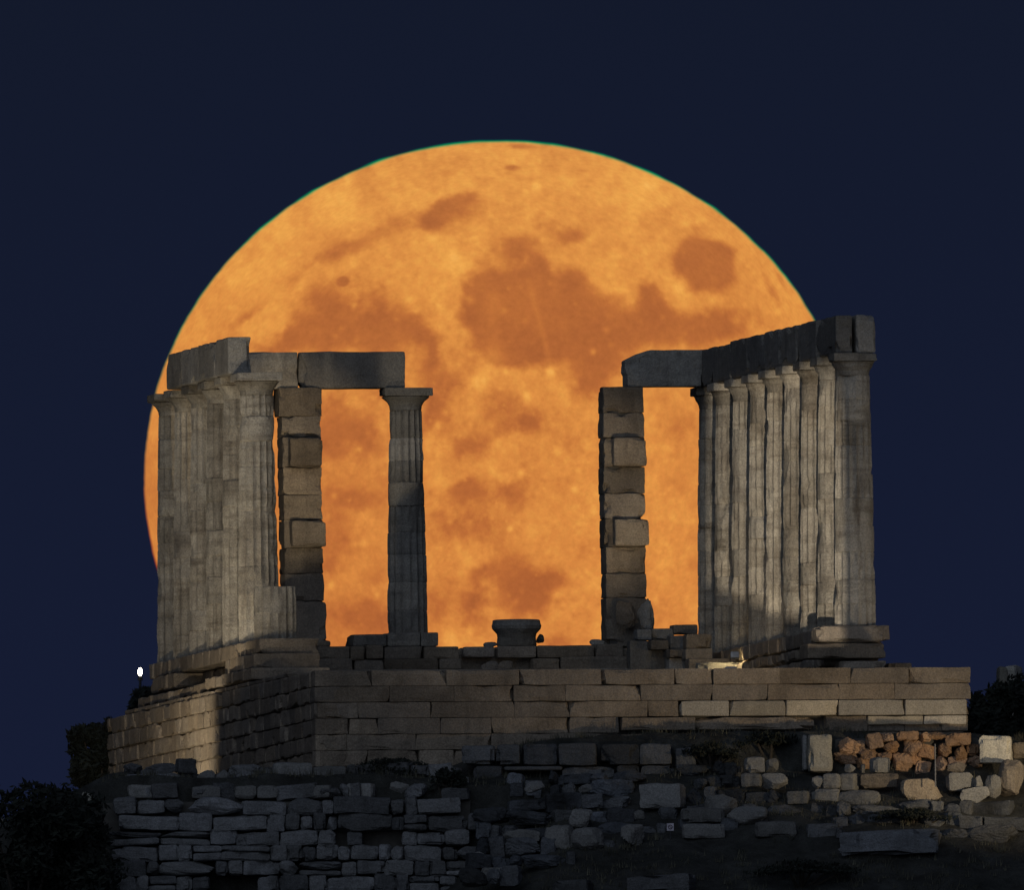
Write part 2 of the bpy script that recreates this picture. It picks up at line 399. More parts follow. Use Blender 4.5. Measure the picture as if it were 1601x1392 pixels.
def build_moon():
    MD = 22000.0
    d = ray(MCX, MCY); zc = d.dot(ROT @ Vector((0, 0, -1)))
    c = CAM + d * (MD / zc)
    K = 1.014
    rho = np.concatenate([np.linspace(0.004, 0.965, 250), np.linspace(0.968, 1.0, 34)])
    nseg = 640
    ang = np.linspace(0, 2 * np.pi, nseg, endpoint=False)
    back = np.array([0.97, 0.85, 0.6, 0.3])
    rr = np.concatenate([rho, back]); zz = np.concatenate([np.sqrt(np.clip(1 - rho ** 2, 0, 1)), -np.sqrt(1 - back ** 2)])
    RR, AA = np.meshgrid(rr, ang, indexing='ij'); ZZ = np.repeat(zz[:, None], nseg, 1)
    lx, ly = RR * np.cos(AA), RR * np.sin(AA)
    px = MCX + lx * MRX * K; py = MCY - ly * MRY * K
    pts = np.stack([lx * MRX * K, ly * MRY * K, ZZ * MRX * K], -1).reshape(-1, 3) * (MD / FPX)
    n = len(rr)
    pts = np.concatenate([pts, [[0, 0, MRX * K * MD / FPX], [0, 0, -MRX * K * MD / FPX]]])
    fs = []
    for i in range(n - 1):
        a = i * nseg
        for j in range(nseg):
            k = (j + 1) % nseg
            fs.append((a + j, a + nseg + j, a + nseg + k, a + k))
    for j in range(nseg):
        k = (j + 1) % nseg
        fs.append((n * nseg, j, k)); fs.append((n * nseg + 1, (n - 1) * nseg + k, (n - 1) * nseg + j))
    me = bpy.data.meshes.new('moon')
    me.from_pydata(pts.tolist(), [], fs); me.update(); me.shade_smooth()
    v = np.clip(moon_value(px, py), 0, 1.25)
    stops = np.array([0, .25, .5, .75, 1.0, 1.25])
    ramp = np.array([(.43, .135, .036), (.55, .183, .042), (.66, .245, .050), (.78, .318, .062), (.88, .405, .075), (.97, .49, .10)])
    rgb = np.stack([np.interp(v, stops, ramp[:, k]) for k in range(3)], -1)
    low = np.clip((py - 420) / 620, 0, 1)[..., None]        # thicker air low down reddens the disc
    rgb = rgb * np.array([.93, .88, .95]) * (1 - low * np.array([.05, .12, .10]))
    top = np.clip((470 - py) / 240, 0, 1)[..., None]
    rgb = rgb * (1 + top * np.array([.03, .09, .14]))
    wob = 0.8 * (vnoise(AA * 22, AA * 0, 7) - .5) + 0.9 * (vnoise(py / 9, py * 0, 8) - .5) + 0.7 * (vnoise(py / 40 + 9, py * 0, 9) - .5)
    mask = np.zeros(rgb.shape)
    uneven = .45 + 1.1 * vnoise(AA * 14 + 3, AA * 0, 17)
    for k, (up, w) in enumerate(((-0.5, 6.0), (1.8, 6.2), (2.5, 6.4))):
        dist = (np.hypot((px - MCX) / MRX, (py - MCY + up * uneven) / MRY) - 1) * MRX + wob
        t = np.clip(0.5 - dist / w, 0, 1); mask[..., k] = t * t * (3 - 2 * t)
    rgb = rgb * mask
    rim = np.clip(mask[..., 1] - mask[..., 0], 0, 1)
    rgb[..., 2] += 0.03 * rim
    rgb[len(rho):] = 0.0; mask[len(rho):] = 0.0            # the far side gives no light
    al = mask.max(-1)
    rgba = np.concatenate([rgb, al[..., None]], -1).reshape(-1, 4)
    rgba = np.concatenate([rgba, rgba[:1], [[0, 0, 0, 0]]]).astype(np.float32)
    at_ = me.attributes.new('moon_tone', 'FLOAT_COLOR', 'POINT')
    at_.data.foreach_set('color', rgba.ravel())
    m = bpy.data.materials.new('moon_surface'); m.use_nodes = True
    N, L = m.node_tree.nodes, m.node_tree.links
    N.remove(N['Principled BSDF'])
    a = N.new('ShaderNodeAttribute'); a.attribute_name = 'moon_tone'
    tc = N.new('ShaderNodeTexCoord')
    no = N.new('ShaderNodeTexNoise'); no.inputs['Scale'].default_value = 0.55; no.inputs['Detail'].default_value = 5; no.inputs['Roughness'].default_value = .7
    L.new(tc.outputs['Object'], no.inputs['Vector'])
    mr = N.new('ShaderNodeMapRange'); mr.inputs[1].default_value = .25; mr.inputs[2].default_value = .75
    mr.inputs[3].default_value = .90; mr.inputs[4].default_value = 1.10
    L.new(no.outputs[0], mr.inputs[0])
    em = N.new('ShaderNodeEmission'); L.new(a.outputs['Color'], em.inputs[0]); L.new(mr.outputs[0], em.inputs[1])
    tr = N.new('ShaderNodeBsdfTransparent')
    inv = N.new('ShaderNodeMath'); inv.operation = 'SUBTRACT'; inv.inputs[0].default_value = 1.0
    L.new(a.outputs['Alpha'], inv.inputs[1]); L.new(inv.outputs[0], tr.inputs[0])
    ad = N.new('ShaderNodeAddShader'); L.new(em.outputs[0], ad.inputs[0]); L.new(tr.outputs[0], ad.inputs[1])
    L.new(ad.outputs[0], N['Material Output'].inputs[0])
    me.materials.append(m)
    o = bpy.data.objects.new('moon', me); col.objects.link(o)
    o.matrix_world = Matrix.Translation(c) @ ROT.to_4x4()
    tag(o, 'huge orange full moon with darker seas rising behind the ruined temple', 'moon')
build_moon()

# ------------------------------------------------------------------ ground, sea
def sst(a, b, x):
    t = max(0.0, min(1.0, (x - a) / (b - a) if b != a else 0.0)); return t * t * (3 - 2 * t)

def ground_z(x, y):
    front = -9.0 + 0.14 * x
    s = sst(-3.0, 1.5, x)
    right = -2.75 - 0.90 * sst(-10.3, -11.0, y) - 0.42 * max(0.0, -11.2 - y)
    left = -3.62 if y > -12.4 else -6.6 - 0.25 * (-13.0 - y) * 1.68
    z = left * (1 - s) + right * s
    if y > front: z = z * 0 + (-3.5 * (1 - s) + -2.7 * s)
    if x > 9.8: z -= 0.10 * (x - 9.8)
    if x < -8.9: z -= 0.42 * (-8.9 - x)
    if y < -25: z += (0.42 - .045) * (-25 - y) if y > -98 else (0.42 - .045) * 73
    d = math.hypot(x, (max(0, y - 24) if y > 0 else min(0, y + 75)))
    if d > 30: z -= 0.42 * (d - 30)
    z += 0.16 * noise.noise((x * .5, y * .5, 1.7)) + 0.07 * noise.noise((x * 1.7, y * 1.7, 4.1)) + 0.03 * noise.noise((x * 5, y * 5, 7.0))
    return max(z, -64.0)

def axis(lo, hi, fine, a, b):
    out = []
    x = a
    st = fine
    while x > lo:
        out.insert(0, x); st *= 1.22; x -= st
    out.insert(0, lo)
    x = a + fine
    while x < b: out.append(x); x += fine
    st = fine; 
    while x < hi:
        out.append(x); st *= 1.22; x += st
    out.append(hi)
    return out

mb = MB()
xs, ys = axis(-320, 320, .28, -13.5, 13.5), axis(-320, 320, .28, -28, -6)
mb.v = [Vector((x, y, ground_z(x, y))) for y in ys for x in xs]
W = len(xs)
mb.f = [(j * W + i, j * W + i + 1, (j + 1) * W + i + 1, (j + 1) * W + i) for j in range(len(ys) - 1) for i in range(W - 1)]
tag(mb.build('hill', SOIL, smooth=True), kind='structure', label='dark stony hillside below the temple')
mb = MB()
S = 90000.0
mb.add([Vector((-S, -S, -60.5)), Vector((S, -S, -60.5)), Vector((S, S, -60.5)), Vector((-S, S, -60.5))], [(0, 1, 2, 3)])
tag(mb.build('sea', plain_mat('dark_sea_water', (0.01, 0.02, 0.03), 0.15, sc=.3)), kind='structure')

# ------------------------------------------------------------------ Doric columns
SP, NFL = 2.52, 16
def shaft_mesh(h, r0, r1, seed, worn=0.0, top_broken=False):
    rnd = random.Random(seed)
    nd = max(1, round(h / 0.56)); per = 6
    zs, dr = [], []
    zc = 0.0
    hs = [rnd.uniform(.8, 1.2) for _ in range(nd)]; tot = sum(hs); hs = [x * h / tot for x in hs]
    for k in range(nd):
        for t in (0.0, 0.03, 0.06, 0.28, 0.5, 0.72, 0.94, 0.97):
            zs.append(zc + t * hs[k]); dr.append((k, t))
        zc += hs[k]
    zs.append(h); dr.append((nd - 1, 1.0))
    flute = [max(0.0, min(1.0, rnd.uniform(0.75, 1.1) - (rnd.random() < worn) * 0.75)) for _ in range(nd)]
    off = [(rnd.uniform(-.004, .004), rnd.uniform(-.004, .004), rnd.uniform(-.004, .004)) for _ in range(nd)]
    na = NFL * 6
    vs, fs = [], []
    for z, (k, t) in zip(zs, dr):
        s = z / h
        r = r0 + (r1 - r0) * s + 0.012 * math.sin(math.pi * s)
        e = min(t, 1 - t)
        joint = 0.011 if e < 0.01 else (0.003 if e < 0.04 else 0.0)
        for i in range(na):
            a = 2 * math.pi * i / na
            ph = (i % 6) / 6.0
            fl = math.sin(math.pi * ph)
            p = (math.cos(a) * r, math.sin(a) * r, z)
            w = nz(p, 1.9, seed); w2 = nz(p, 5.0, seed + 5)
            er = max(0.0, w - 0.20) * 0.10 + 0.008 * w2 + 0.05 * max(0.0, nz(p, 3.4, seed + 21) - 0.30)
            ch = 0.0
            if e < 0.1: ch = max(0.0, nz(p, 3.2, seed + 9) - 0.25) * 0.11
            q = r - joint - 0.054 * flute[k] * fl * (1 - max(0, min(1, 4 * (w - .22)))) - er - ch + off[k][2]
            vs.append(Vector((math.cos(a) * q + off[k][0], math.sin(a) * q + off[k][1], z)))
    n = len(zs)
    for j in range(n - 1):
        for i in range(na):
            i2 = (i + 1) % na
            fs.append((j * na + i, j * na + i2, (j + 1) * na + i2, (j + 1) * na + i))
    fs.append(tuple(range((n - 1) * na, n * na)))
    m = MB(); m.v, m.f = vs, fs
    tones = [rnd.random() for _ in range(nd)]
    m.t = [tones[dr[j][0]] for j in range(n - 1) for i in range(na)] + [0.5]
    return m

def lathe(prof, n=48, seed=0, amp=0.008):
    m = MB(); vs, fs = [], []
    for (r, z) in prof:
        for i in range(n):
            a = 2 * math.pi * i / n
            p = (math.cos(a) * r, math.sin(a) * r, z)
            q = r + amp * nz(p, 4, seed) - 0.05 * max(0, nz(p, 2.5, seed + 4) - .3)
            vs.append(Vector((math.cos(a) * q, math.sin(a) * q, z)))
    for j in range(len(prof) - 1):
        for i in range(n):
            i2 = (i + 1) % n
            fs.append((j * n + i, j * n + i2, (j + 1) * n + i2, (j + 1) * n + i))
    fs.append(tuple(range(n))[::-1]); fs.append(tuple(range((len(prof) - 1) * n, len(prof) * n)))
    m.v, m.f = vs, fs; m.t = [random.Random(seed).random()] * len(fs)
    return m

def column(u, v, z, H, label, group, r0=.465, r1=.375, ab=.50, seed=0, mat=MARBLE, worn=.2):
    t = empty('doric_column', label, 'column', TEMPLE @ Vector((u, v, z)), TH, group)
    hc = .50
    shaft_mesh(H - hc, r0, r1, seed, worn).build('shaft', mat, t)
    cp = lathe([(r1 - .012, H - hc), (r1 - .004, H - hc + .05), (r1 + .004, H - hc + .10), (r1 + .03, H - hc + .15), (r1 + .065, H - hc + .20), (ab - .035, H - hc + .27), (ab - .01, H - hc + .30), (ab - .04, H - hc + .315)], seed=seed).build('capital', mat, t)
    a = MB(); block(a, (0, 0, H - .095), (ab, ab, .093), r=.018, amp=.010, seed=seed, n=4, chip=.5)
    a.build('abacus', mat, cp)
    return t

LEFTU = -11.98
rl = ['corner column with wide pale capital, nearest of the right hand row, against the night sky',
      'second column of the right hand row, just behind the corner column',
      'third column of the right hand row counting back from the corner column',
      'fourth column of the right hand row, counting back from the corner',
      'fifth column and middle one of the nine in the right hand row',
      'sixth column of the right hand row counting back from the corner',
      'third from farthest column of the right hand row, two before the last lit one',
      'last lit column of the right hand row, next to the dark column at the moon',
      'darkest and farthest column of the right hand row, half hidden, its capital against the moon']
for i in range(9):
    column(0, i * SP, 0, 6.1, rl[i], 'columns of the right hand row', seed=100 + i, worn=(.75 if i == 0 else .25))
ll = ['nearest full height column of the left hand row, behind the short stump',
      'second full height column of the left hand row, behind the nearest one',
      'third full height column of the left hand row counting from the stump',
      'fourth full height column of the left hand row counting from the stump',
      'last but one column of the left hand row, under the end of the beams',
      'farthest column of the left hand row, its bare capital sticking out against the sky']
for i in range(4, 10):
    column(LEFTU, i * SP, 0, 6.1, ll[i - 4], 'columns of the left hand row', seed=140 + i, ab=.55 if i > 7 else .52)
st_ = empty('column_stump', 'short fluted stump in front of the left hand row of columns', 'column stump', TEMPLE @ Vector((LEFTU, 3 * SP, 0)), TH)
shaft_mesh(1.20, .48, .462, 170, 0).build('shaft', MARBLE, st_)

VP = 19.6                                       # cross line of the inner porch
def puv(px, py, v=VP): return on_v(px, py, v)
b_ = puv(637.5, 988); t_ = puv(633.5, 607.5)
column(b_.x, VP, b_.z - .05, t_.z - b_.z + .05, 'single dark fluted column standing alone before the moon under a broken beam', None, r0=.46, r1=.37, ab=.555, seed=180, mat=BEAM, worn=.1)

# ------------------------------------------------------------------ beams
def beam(u0, u1, v0, v1, z0, z1, label, group, seed, mat=BEAM, chip=.35, amp=.014, r=.03, name='architrave_beam', n=7):
    c = ((u0 + u1) / 2, (v0 + v1) / 2, (z0 + z1) / 2)
    m = MB(); block(m, (0, 0, (z1 - z0) / 2), (abs(u1 - u0) / 2, abs(v1 - v0) / 2, (z1 - z0) / 2), r=r, amp=amp, freq=2.2, seed=seed, n=n, chip=chip)
    o = m.build(name, mat, None, TEMPLE @ Vector((c[0], c[1], z0)), TH)
    return tag(o, label, 'stone beam', group)
rnd = random.Random(5)
names = ['nearest', 'second', 'third', 'fourth', 'fifth', 'sixth', 'seventh', 'farthest']
for i in range(8):
    dz = rnd.uniform(-.02, .03)
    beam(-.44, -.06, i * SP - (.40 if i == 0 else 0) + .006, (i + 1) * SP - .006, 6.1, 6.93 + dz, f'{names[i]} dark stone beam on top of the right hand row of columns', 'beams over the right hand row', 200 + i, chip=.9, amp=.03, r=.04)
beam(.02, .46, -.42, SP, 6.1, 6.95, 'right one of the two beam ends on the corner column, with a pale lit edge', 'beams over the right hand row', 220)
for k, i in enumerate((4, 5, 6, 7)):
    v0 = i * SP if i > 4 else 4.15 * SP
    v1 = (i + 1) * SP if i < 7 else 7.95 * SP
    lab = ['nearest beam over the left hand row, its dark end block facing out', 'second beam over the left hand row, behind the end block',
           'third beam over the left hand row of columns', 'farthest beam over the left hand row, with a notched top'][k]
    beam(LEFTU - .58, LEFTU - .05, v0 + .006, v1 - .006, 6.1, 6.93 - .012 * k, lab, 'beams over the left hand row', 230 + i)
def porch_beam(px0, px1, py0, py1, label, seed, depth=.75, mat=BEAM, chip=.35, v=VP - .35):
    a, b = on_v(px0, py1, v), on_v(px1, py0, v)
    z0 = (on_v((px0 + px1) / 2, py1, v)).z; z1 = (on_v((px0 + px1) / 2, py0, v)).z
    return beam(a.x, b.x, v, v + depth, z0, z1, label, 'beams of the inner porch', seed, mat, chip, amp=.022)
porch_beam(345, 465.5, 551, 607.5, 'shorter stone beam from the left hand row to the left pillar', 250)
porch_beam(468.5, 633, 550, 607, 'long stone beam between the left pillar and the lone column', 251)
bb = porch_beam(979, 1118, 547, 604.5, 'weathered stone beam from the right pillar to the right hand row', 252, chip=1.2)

xm = min(v_.co.x for v_ in bb.data.vertices)
for v_ in bb.data.vertices:                    # its broken upper left corner
    k_ = v_.co.x - xm
    if v_.co.z > .3 and k_ < .5: v_.co.z -= (v_.co.z - .3) * (.5 - k_) * .9
    if v_.co.z < .3 and k_ < .2: v_.co.x += .03

# ------------------------------------------------------------------ pillars built of blocks
def pillar(pxl, pxr, joints, label, seed, prot, shift):
    base = on_v((pxl + pxr) / 2, joints[-1], VP)
    top_ = on_v((pxl + pxr) / 2, joints[0], VP)
    sl = (pxr - pxl) / 70
    t = empty('anta_pillar', label, 'pillar', TEMPLE @ Vector((base.x, VP, base.z)), TH)
    for k in range(len(joints) - 1):
        y0, y1 = joints[k], joints[k + 1]
        s = (y0 + y1) / 2
        dx = shift * (s - joints[0]) / (joints[-1] - joints[0])
        f, l_, r_ = prot.get(k, (0, 0, 0))
        a = on_v(pxl + dx + l_, y1, VP - .42); b = on_v(pxr + dx + r_, y0, VP - .42)
        z0, z1 = a.z - base.z, b.z - base.z
        u0, u1 = a.x - base.x, b.x - base.x
        if f:
            m = MB(); block(m, ((u0 + u1) / 2, -.40 - f / 2, (z0 + z1) / 2), ((u1 - u0) / 2, .10 + f / 2, (z1 - z0) / 2 - .02), r=.04, amp=.03, seed=seed + k + 50, n=7, freq=3.0, chip=.6)
            m.build('projecting_block', POROS, t)
            a = on_v(pxl + dx, y1, VP - .42); b = on_v(pxr + dx, y0, VP - .42); u0, u1 = a.x - base.x, b.x - base.x
        m = MB(); block(m, ((u0 + u1) / 2, 0, (z0 + z1) / 2), ((u1 - u0) / 2, .42, (z1 - z0) / 2 + .002), r=.02, amp=.022, seed=seed + k, n=7, freq=4.2, chip=.45)
        m.build('block', POROS, t)
    hh = top_.z - base.z - .06; lean = -shift / 70
    m = MB(); block(m, (0, .02, hh / 2), (sl / 2 - .07, .36, hh / 2), r=.02, amp=.0, n=3, tilt=lean / hh * .5)
    m.build('packing', MORTAR, t)
    return t
pillar(943, 1006, [605, 645.6, 684, 730.6, 772, 811, 855.7, 897, 934.5, 1012], 'stack of rough blocks forming the right pillar, topped by a broken beam', 300,
       {2: (.14, 13, 1), 5: (.16, 13, 4), 0: (0, 0, 0), 3: (0, -1, 0), 6: (0, 1, 0)}, 6)
pillar(440, 500, [606, 651, 684, 731, 774, 813, 857, 897, 940, 1012], 'stack of rough blocks forming the left pillar beside the left hand row', 320,
       {2: (.14, 10, 0), 5: (.16, 10, 3), 0: (0, -4, 3), 8: (.03, 0, 2)}, 8)

# ------------------------------------------------------------------ podium
def wall_blocks(mb, axis_, fixed, a0, a1, z0, z1, lens, seed, depth=.5, r=.02, amp=.012, jit=.02, out=-1, chip=.3, gap=.006):
    """one course of stones along u or v; their outer face is at `fixed`"""
    rnd = random.Random(seed); x = a0
    k = 0
    while x < a1 - .05:
        L_ = rnd.uniform(*lens); x2 = min(a1, x + L_)
        if a1 - x2 < lens[0] * .5: x2 = a1
        j = rnd.uniform(-jit, jit)
        half_l = (x2 - x) / 2 - gap
        cen = (x + x2) / 2
        if axis_ == 'u': c = (cen, fixed + depth / 2 + j, (z0 + z1) / 2); h = (half_l, depth / 2, (z1 - z0) / 2 - gap)
        else: c = (fixed + depth / 2 + j, cen, (z0 + z1) / 2); h = (depth / 2, half_l, (z1 - z0) / 2 - gap)
        block(mb, c, h, r=r, amp=amp, seed=seed * 13 + k, n=4, chip=chip, freq=2.5)
        x = x2; k += 1

PU0, PU1, PV0, PV1, PZ = -13.42, 1.28, -8.0, 24.2, -1.2
pod = empty('temple_podium', 'broad stepped stone platform of squared blocks carrying the whole temple', 'podium', TEMPLE @ Vector((0, 0, 0)), TH)
m = MB()
hc = .357
fw = [(PU0, PU1 + .05, PV0, 1), (PU0, PU1 + .05, PV0 + .01, 2), (PU0, -5.25, PV0 + .02, 3), (PU0, -6.6, PV0 + .02, 4), (PU0, -6.6, PV0 + .03, 5), (PU0, -6.6, PV0 + .05, 6)]
for k, (u0, u1, vf, sd_) in enumerate(fw):
    lens = (.65, 1.9)
    wall_blocks(m, 'u', vf, u0, u1, PZ - (k + 1) * hc, PZ - k * hc, lens, 400 + sd_, depth=.6, r=.012, amp=.012, jit=.010, gap=.002, chip=.35)
    if k in (3, 4):
        wall_blocks(m, 'u', vf - (.16 if k == 3 else .04), -6.55, -2.2 if k == 3 else -2.0, PZ - (k + 1) * hc + .05, PZ - k * hc - .02, (1.2, 2.6), 420 + k, depth=.6, r=.014, amp=.014, jit=.03, gap=.003, chip=.6)
    if k in (3, 4):
        wall_blocks(m, 'u', vf + .06, -1.95, PU1 - .1, PZ - (k + 1) * hc, PZ - k * hc, (.8, 1.6), 430 + k, depth=.6, r=.02, amp=.02, jit=.04)
m.build('front_wall', WALLST, pod)
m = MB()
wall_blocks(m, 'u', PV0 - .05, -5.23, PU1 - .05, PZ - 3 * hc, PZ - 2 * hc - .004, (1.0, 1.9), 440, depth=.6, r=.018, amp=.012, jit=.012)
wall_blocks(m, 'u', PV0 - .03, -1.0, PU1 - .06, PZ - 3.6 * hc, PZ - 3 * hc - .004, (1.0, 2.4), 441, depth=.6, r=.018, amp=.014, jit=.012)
o = m.build('pale_course', NEWST, pod); o['label'] = 'paler replaced blocks in the third course, also lightened in place of lamp light'
m = MB()
for k in range(6):
    wall_blocks(m, 'v', PU0 + (0 if k < 2 else .02 * k), PV0 + .02, PV1, PZ - (k + 1) * hc, PZ - k * hc, (.7, 1.6), 450 + k, depth=.6, r=.03, amp=.03, jit=.018, chip=.8, gap=.003)
m.build('side_wall', WALLST, pod)
m = MB()
for k in range(4):
    wall_blocks(m, 'v', PU1 - .6, PV0 + .02, PV1, PZ - (k + 1) * hc, PZ - k * hc, (.9, 1.9), 470 + k, depth=.6, jit=.02)
m.build('far_side_wall', WALLST, pod)
m = MB()
block(m, ((PU0 + PU1) / 2, (PV0 + PV1) / 2, PZ - 1.3), ((PU1 - PU0) / 2 - .25, (PV1 - PV0) / 2 - .25, 1.27), r=.02, amp=.01, n=10)
m.build('rubble_core', MORTAR, pod)
# steps under the left hand row: stylobate, broken middle step, lowest step
LS = LEFTU - .62
m = MB()
wall_blocks(m, 'v', LS, 2.35 * SP, 9.12 * SP, -.36, -.002, (1.0, 1.5), 480, depth=1.35, r=.025, amp=.014, jit=.015, chip=.6)
m.build('stylobate', WALLST, pod)
m = MB()
wall_blocks(m, 'v', LS - .27, 1.95 * SP, 3.75 * SP, -.74, -.37, (1.1, 1.8), 484, depth=1.5, r=.03, amp=.02, chip=.7)
wall_blocks(m, 'v', LS - .24, 7.0 * SP, 8.5 * SP, -.74, -.37, (.9, 1.6), 485, depth=1.3, r=.04, amp=.03, chip=.9, jit=.05)
wall_blocks(m, 'v', LS + .42, 3.75 * SP, 7.0 * SP, -.74, -.37, (.9, 1.6), 486, depth=.8, r=.04, amp=.02)
m.build('middle_step', WALLST, pod)
m = MB()
wall_blocks(m, 'v', LS - .60, 1.3 * SP, 4.1 * SP, -1.02, -.75, (1.0, 1.8), 488, depth=1.8, r=.03, amp=.02, chip=.6)
wall_blocks(m, 'v', LS - .50, 4.1 * SP, 8.4 * SP, -1.06, -.82, (1.0, 1.8), 489, depth=1.6, r=.04, amp=.03, chip=.8, jit=.04)
wall_blocks(m, 'v', LS - .72, -1.2 * SP, 8.6 * SP, -1.195, -1.08, (1.2, 2.2), 490, depth=2.0, r=.03, amp=.015, chip=.6, jit=.03)
m.build('lowest_step', WALLST, pod)
# stylobate strip and rough core under the right hand row
m = MB()
wall_blocks(m, 'v', -.60, -.62, 8.5 * SP, -.34, -.002, (1.0, 1.6), 500, depth=1.25, r=.025, amp=.02, jit=.03, chip=.6)
m.build('stylobate', WALLST, pod)
m = MB()
for k in range(3):
    wall_blocks(m, 'v', -.66, -.2 + .1 * k, 8.5 * SP, -.34 - .285 * (k + 1), -.34 - .285 * k, (.35, .8), 505 + k, depth=1.2, r=.09, amp=.06, jit=.07, chip=1.2, gap=.012)
m.build('rubble_footing', POROS, pod)
m = MB()
a, b = on_v(1262, 1030, -.9), on_v(1384, 1006, -.9)
block(m, ((a.x + b.x) / 2, -.35, (a.z + b.z) / 2), ((b.x - a.x) / 2, .6, (b.z - a.z) / 2), r=.03, amp=.02, seed=3, chip=.6, n=6)
a, b = on_v(1280, 1004, -.9), on_v(1385, 977, -.9)
block(m, ((a.x + b.x) / 2, -.2, (a.z + b.z) / 2 - .01), ((b.x - a.x) / 2, .55, (b.z - a.z) / 2), r=.10, amp=.03, seed=4, chip=.8, n=6)
a, b = on_v(1318, 1052, -1.2), on_v(1386, 1033, -1.2)
block(m, ((a.x + b.x) / 2, -.45, (a.z + b.z) / 2), ((b.x - a.x) / 2, .7, (b.z - a.z) / 2), r=.03, amp=.02, seed=5, chip=.5)
a, b = on_v(1388, 1052, 1.0), on_v(1425, 1037, 1.0)
block(m, ((a.x + b.x) / 2, 1.6, (a.z + b.z) / 2), ((b.x - a.x) / 2, .7, (b.z - a.z) / 2), r=.03, amp=.02, seed=6, chip=.5)
m.build('corner_blocks', WALLST, pod)
# floor of the inner room: low foundation seen between the pillars
m = MB()
a, b = on_v(496, 1062, VP - .5), on_v(1010, 1013, VP - .5)
block(m, ((a.x + b.x) / 2, VP + .9, (PZ + b.z) / 2), ((b.x - a.x) / 2, 1.25, (b.z - PZ) / 2), r=.03, amp=.015, n=14)
a, b = on_v(470, 1062, VP - .9), on_v(1100, 1046, VP - .9)
block(m, ((a.x + b.x) / 2, VP - .1, (PZ + b.z) / 2), ((b.x - a.x) / 2, 1.3, (b.z - PZ) / 2), r=.03, amp=.015, n=14)
m.build('inner_foundation', POROS, pod)

# ------------------------------------------------------------------ loose blocks on the platform
def flat_block(px0, py0, px1, py1, v, label, mat=POROS, depth=.7, r=.03, amp=.02, seed=0, chip=.5, name='stone_block', cat='stone block', group='loose blocks on the temple platform', rz=0.0):
    a, b = on_v(px0, (py0 + py1) / 2, v), on_v(px1, (py0 + py1) / 2, v)
    z0, z1 = on_v((px0 + px1) / 2, py1, v).z, on_v((px0 + px1) / 2, py0, v).z
    m = MB(); h = (z1 - z0) / 2
    block(m, (0, 0, h), ((b.x - a.x) / 2, depth / 2, h), r=r, amp=amp, seed=seed, n=5, chip=chip, freq=2.8)
    o = m.build(name, mat, None, TEMPLE @ Vector(((a.x + b.x) / 2, v + depth / 2, z0)), TH + rz)
    return tag(o, label, cat, group)

V1 = VP - .75
rows = [
 (497, 1012, 547, 1030, V1, 'reddish block in the upper course, just right of the left pillar foot'),
 (548, 1012, 571, 1032, V1, 'small square block left of the lone column, in the upper course'),
 (573, 1010, 600, 1030, V1, 'narrow block below the left end of the plinth slab'),
 (601, 1012, 661, 1030, V1, 'wide block in the course right under the lone column'),
 (663, 1012, 718, 1030, V1, 'worn block in the course right of the lone column'),
 (725, 1012.5, 773, 1027, V1, 'low dark block left of the mushroom shaped drum'),
 (778, 1011.5, 839, 1028, V1, 'pale block directly under the mushroom shaped drum'),
 (840, 1010.5, 930, 1028, V1, 'long dark block right of the mushroom shaped drum'),
 (931, 1008, 976, 1027, V1, 'dark block at the foot of the right pillar'),
 (497, 1031, 552, 1049, V1 - .15, 'lower course block under the reddish one near the left pillar'),
 (554, 1033, 600, 1049, V1 + .05, 'recessed dark lower block left of the lone column'),
 (601, 1031, 685, 1050, V1 - .05, 'broad lower block beneath the lone column course'),
 (687, 1031, 722, 1046, V1 - .1, 'small lower block right of the broad one under the lone column'),
 (833, 1031, 876, 1049, V1 - .15, 'lower dark block right of the round field stones'),
 (877, 1028, 981, 1049, V1 - .12, 'longest lower block, left of the foot of the right pillar')]
for k, (x0, y0, x1, y1, v, lab) in enumerate(rows):
    flat_block(x0, y0 - 1, x1, y1 + 1, v, lab, seed=520 + k, amp=.022, r=.035, depth=.8, chip=.2)
def stone(px0, py0, px1, py1, Y, label, mat=GREY, seed=0, depth=None, amp=.22, kind='boulder', cat='boulder', group='loose stones on the hillside', rz=None, chip=.8, bury=0.0, tilt=0.0, r=None):
    c = at((px0 + px1) / 2, (py0 + py1) / 2, Y)
    s = (D + Y) / FPX
    w, h = (px1 - px0) * s / 2, (py1 - py0) * s / 2
    d = depth if depth else max(.12, min(w, h) * 1.0)
    rnd = random.Random(seed * 3 + 1)
    m = MB()
    rot = rnd.uniform(-.35, .35) if rz is None else rz
    if kind == 'boulder': boulder(m, (0, 0, h), (w * 1.08, d, h * 1.06), seed, amp=amp)
    else: block(m, (0, 0, h), (w, d, h), r=(r or min(.06, h * .4)), amp=.035 if r is None else .02, seed=seed, n=5, chip=chip, freq=2.8, tilt=tilt)
    o = m.build('boulder' if kind == 'boulder' else 'stone_block', mat, None, (c.x, c.y + d * .7, c.z - h), rot, smooth=False)
    return tag(o, label, cat if kind == 'boulder' else 'stone block', group)
YV = V1 * math.cos(TH)
stone(753, 1034, 778, 1050, YV - 1.2, 'left one of two round field stones below the mushroom shaped drum', POROS, 541, group=None)
stone(778, 1034, 803, 1050, YV - 1.2, 'right one of two round field stones below the mushroom shaped drum', POROS, 542, group=None)
flat_block(552, 992, 605, 1011, VP - .6, 'dark left slab of the plinth under the lone column', BEAM, seed=560, depth=1.2)
flat_block(606, 989, 657, 1011, VP - .62, 'middle slab of the plinth, right below the lone column shaft', BEAM, seed=561, depth=1.25)
flat_block(658, 989, 686, 1011, VP - .6, 'short right slab of the plinth under the lone column', BEAM, seed=562, depth=1.2)
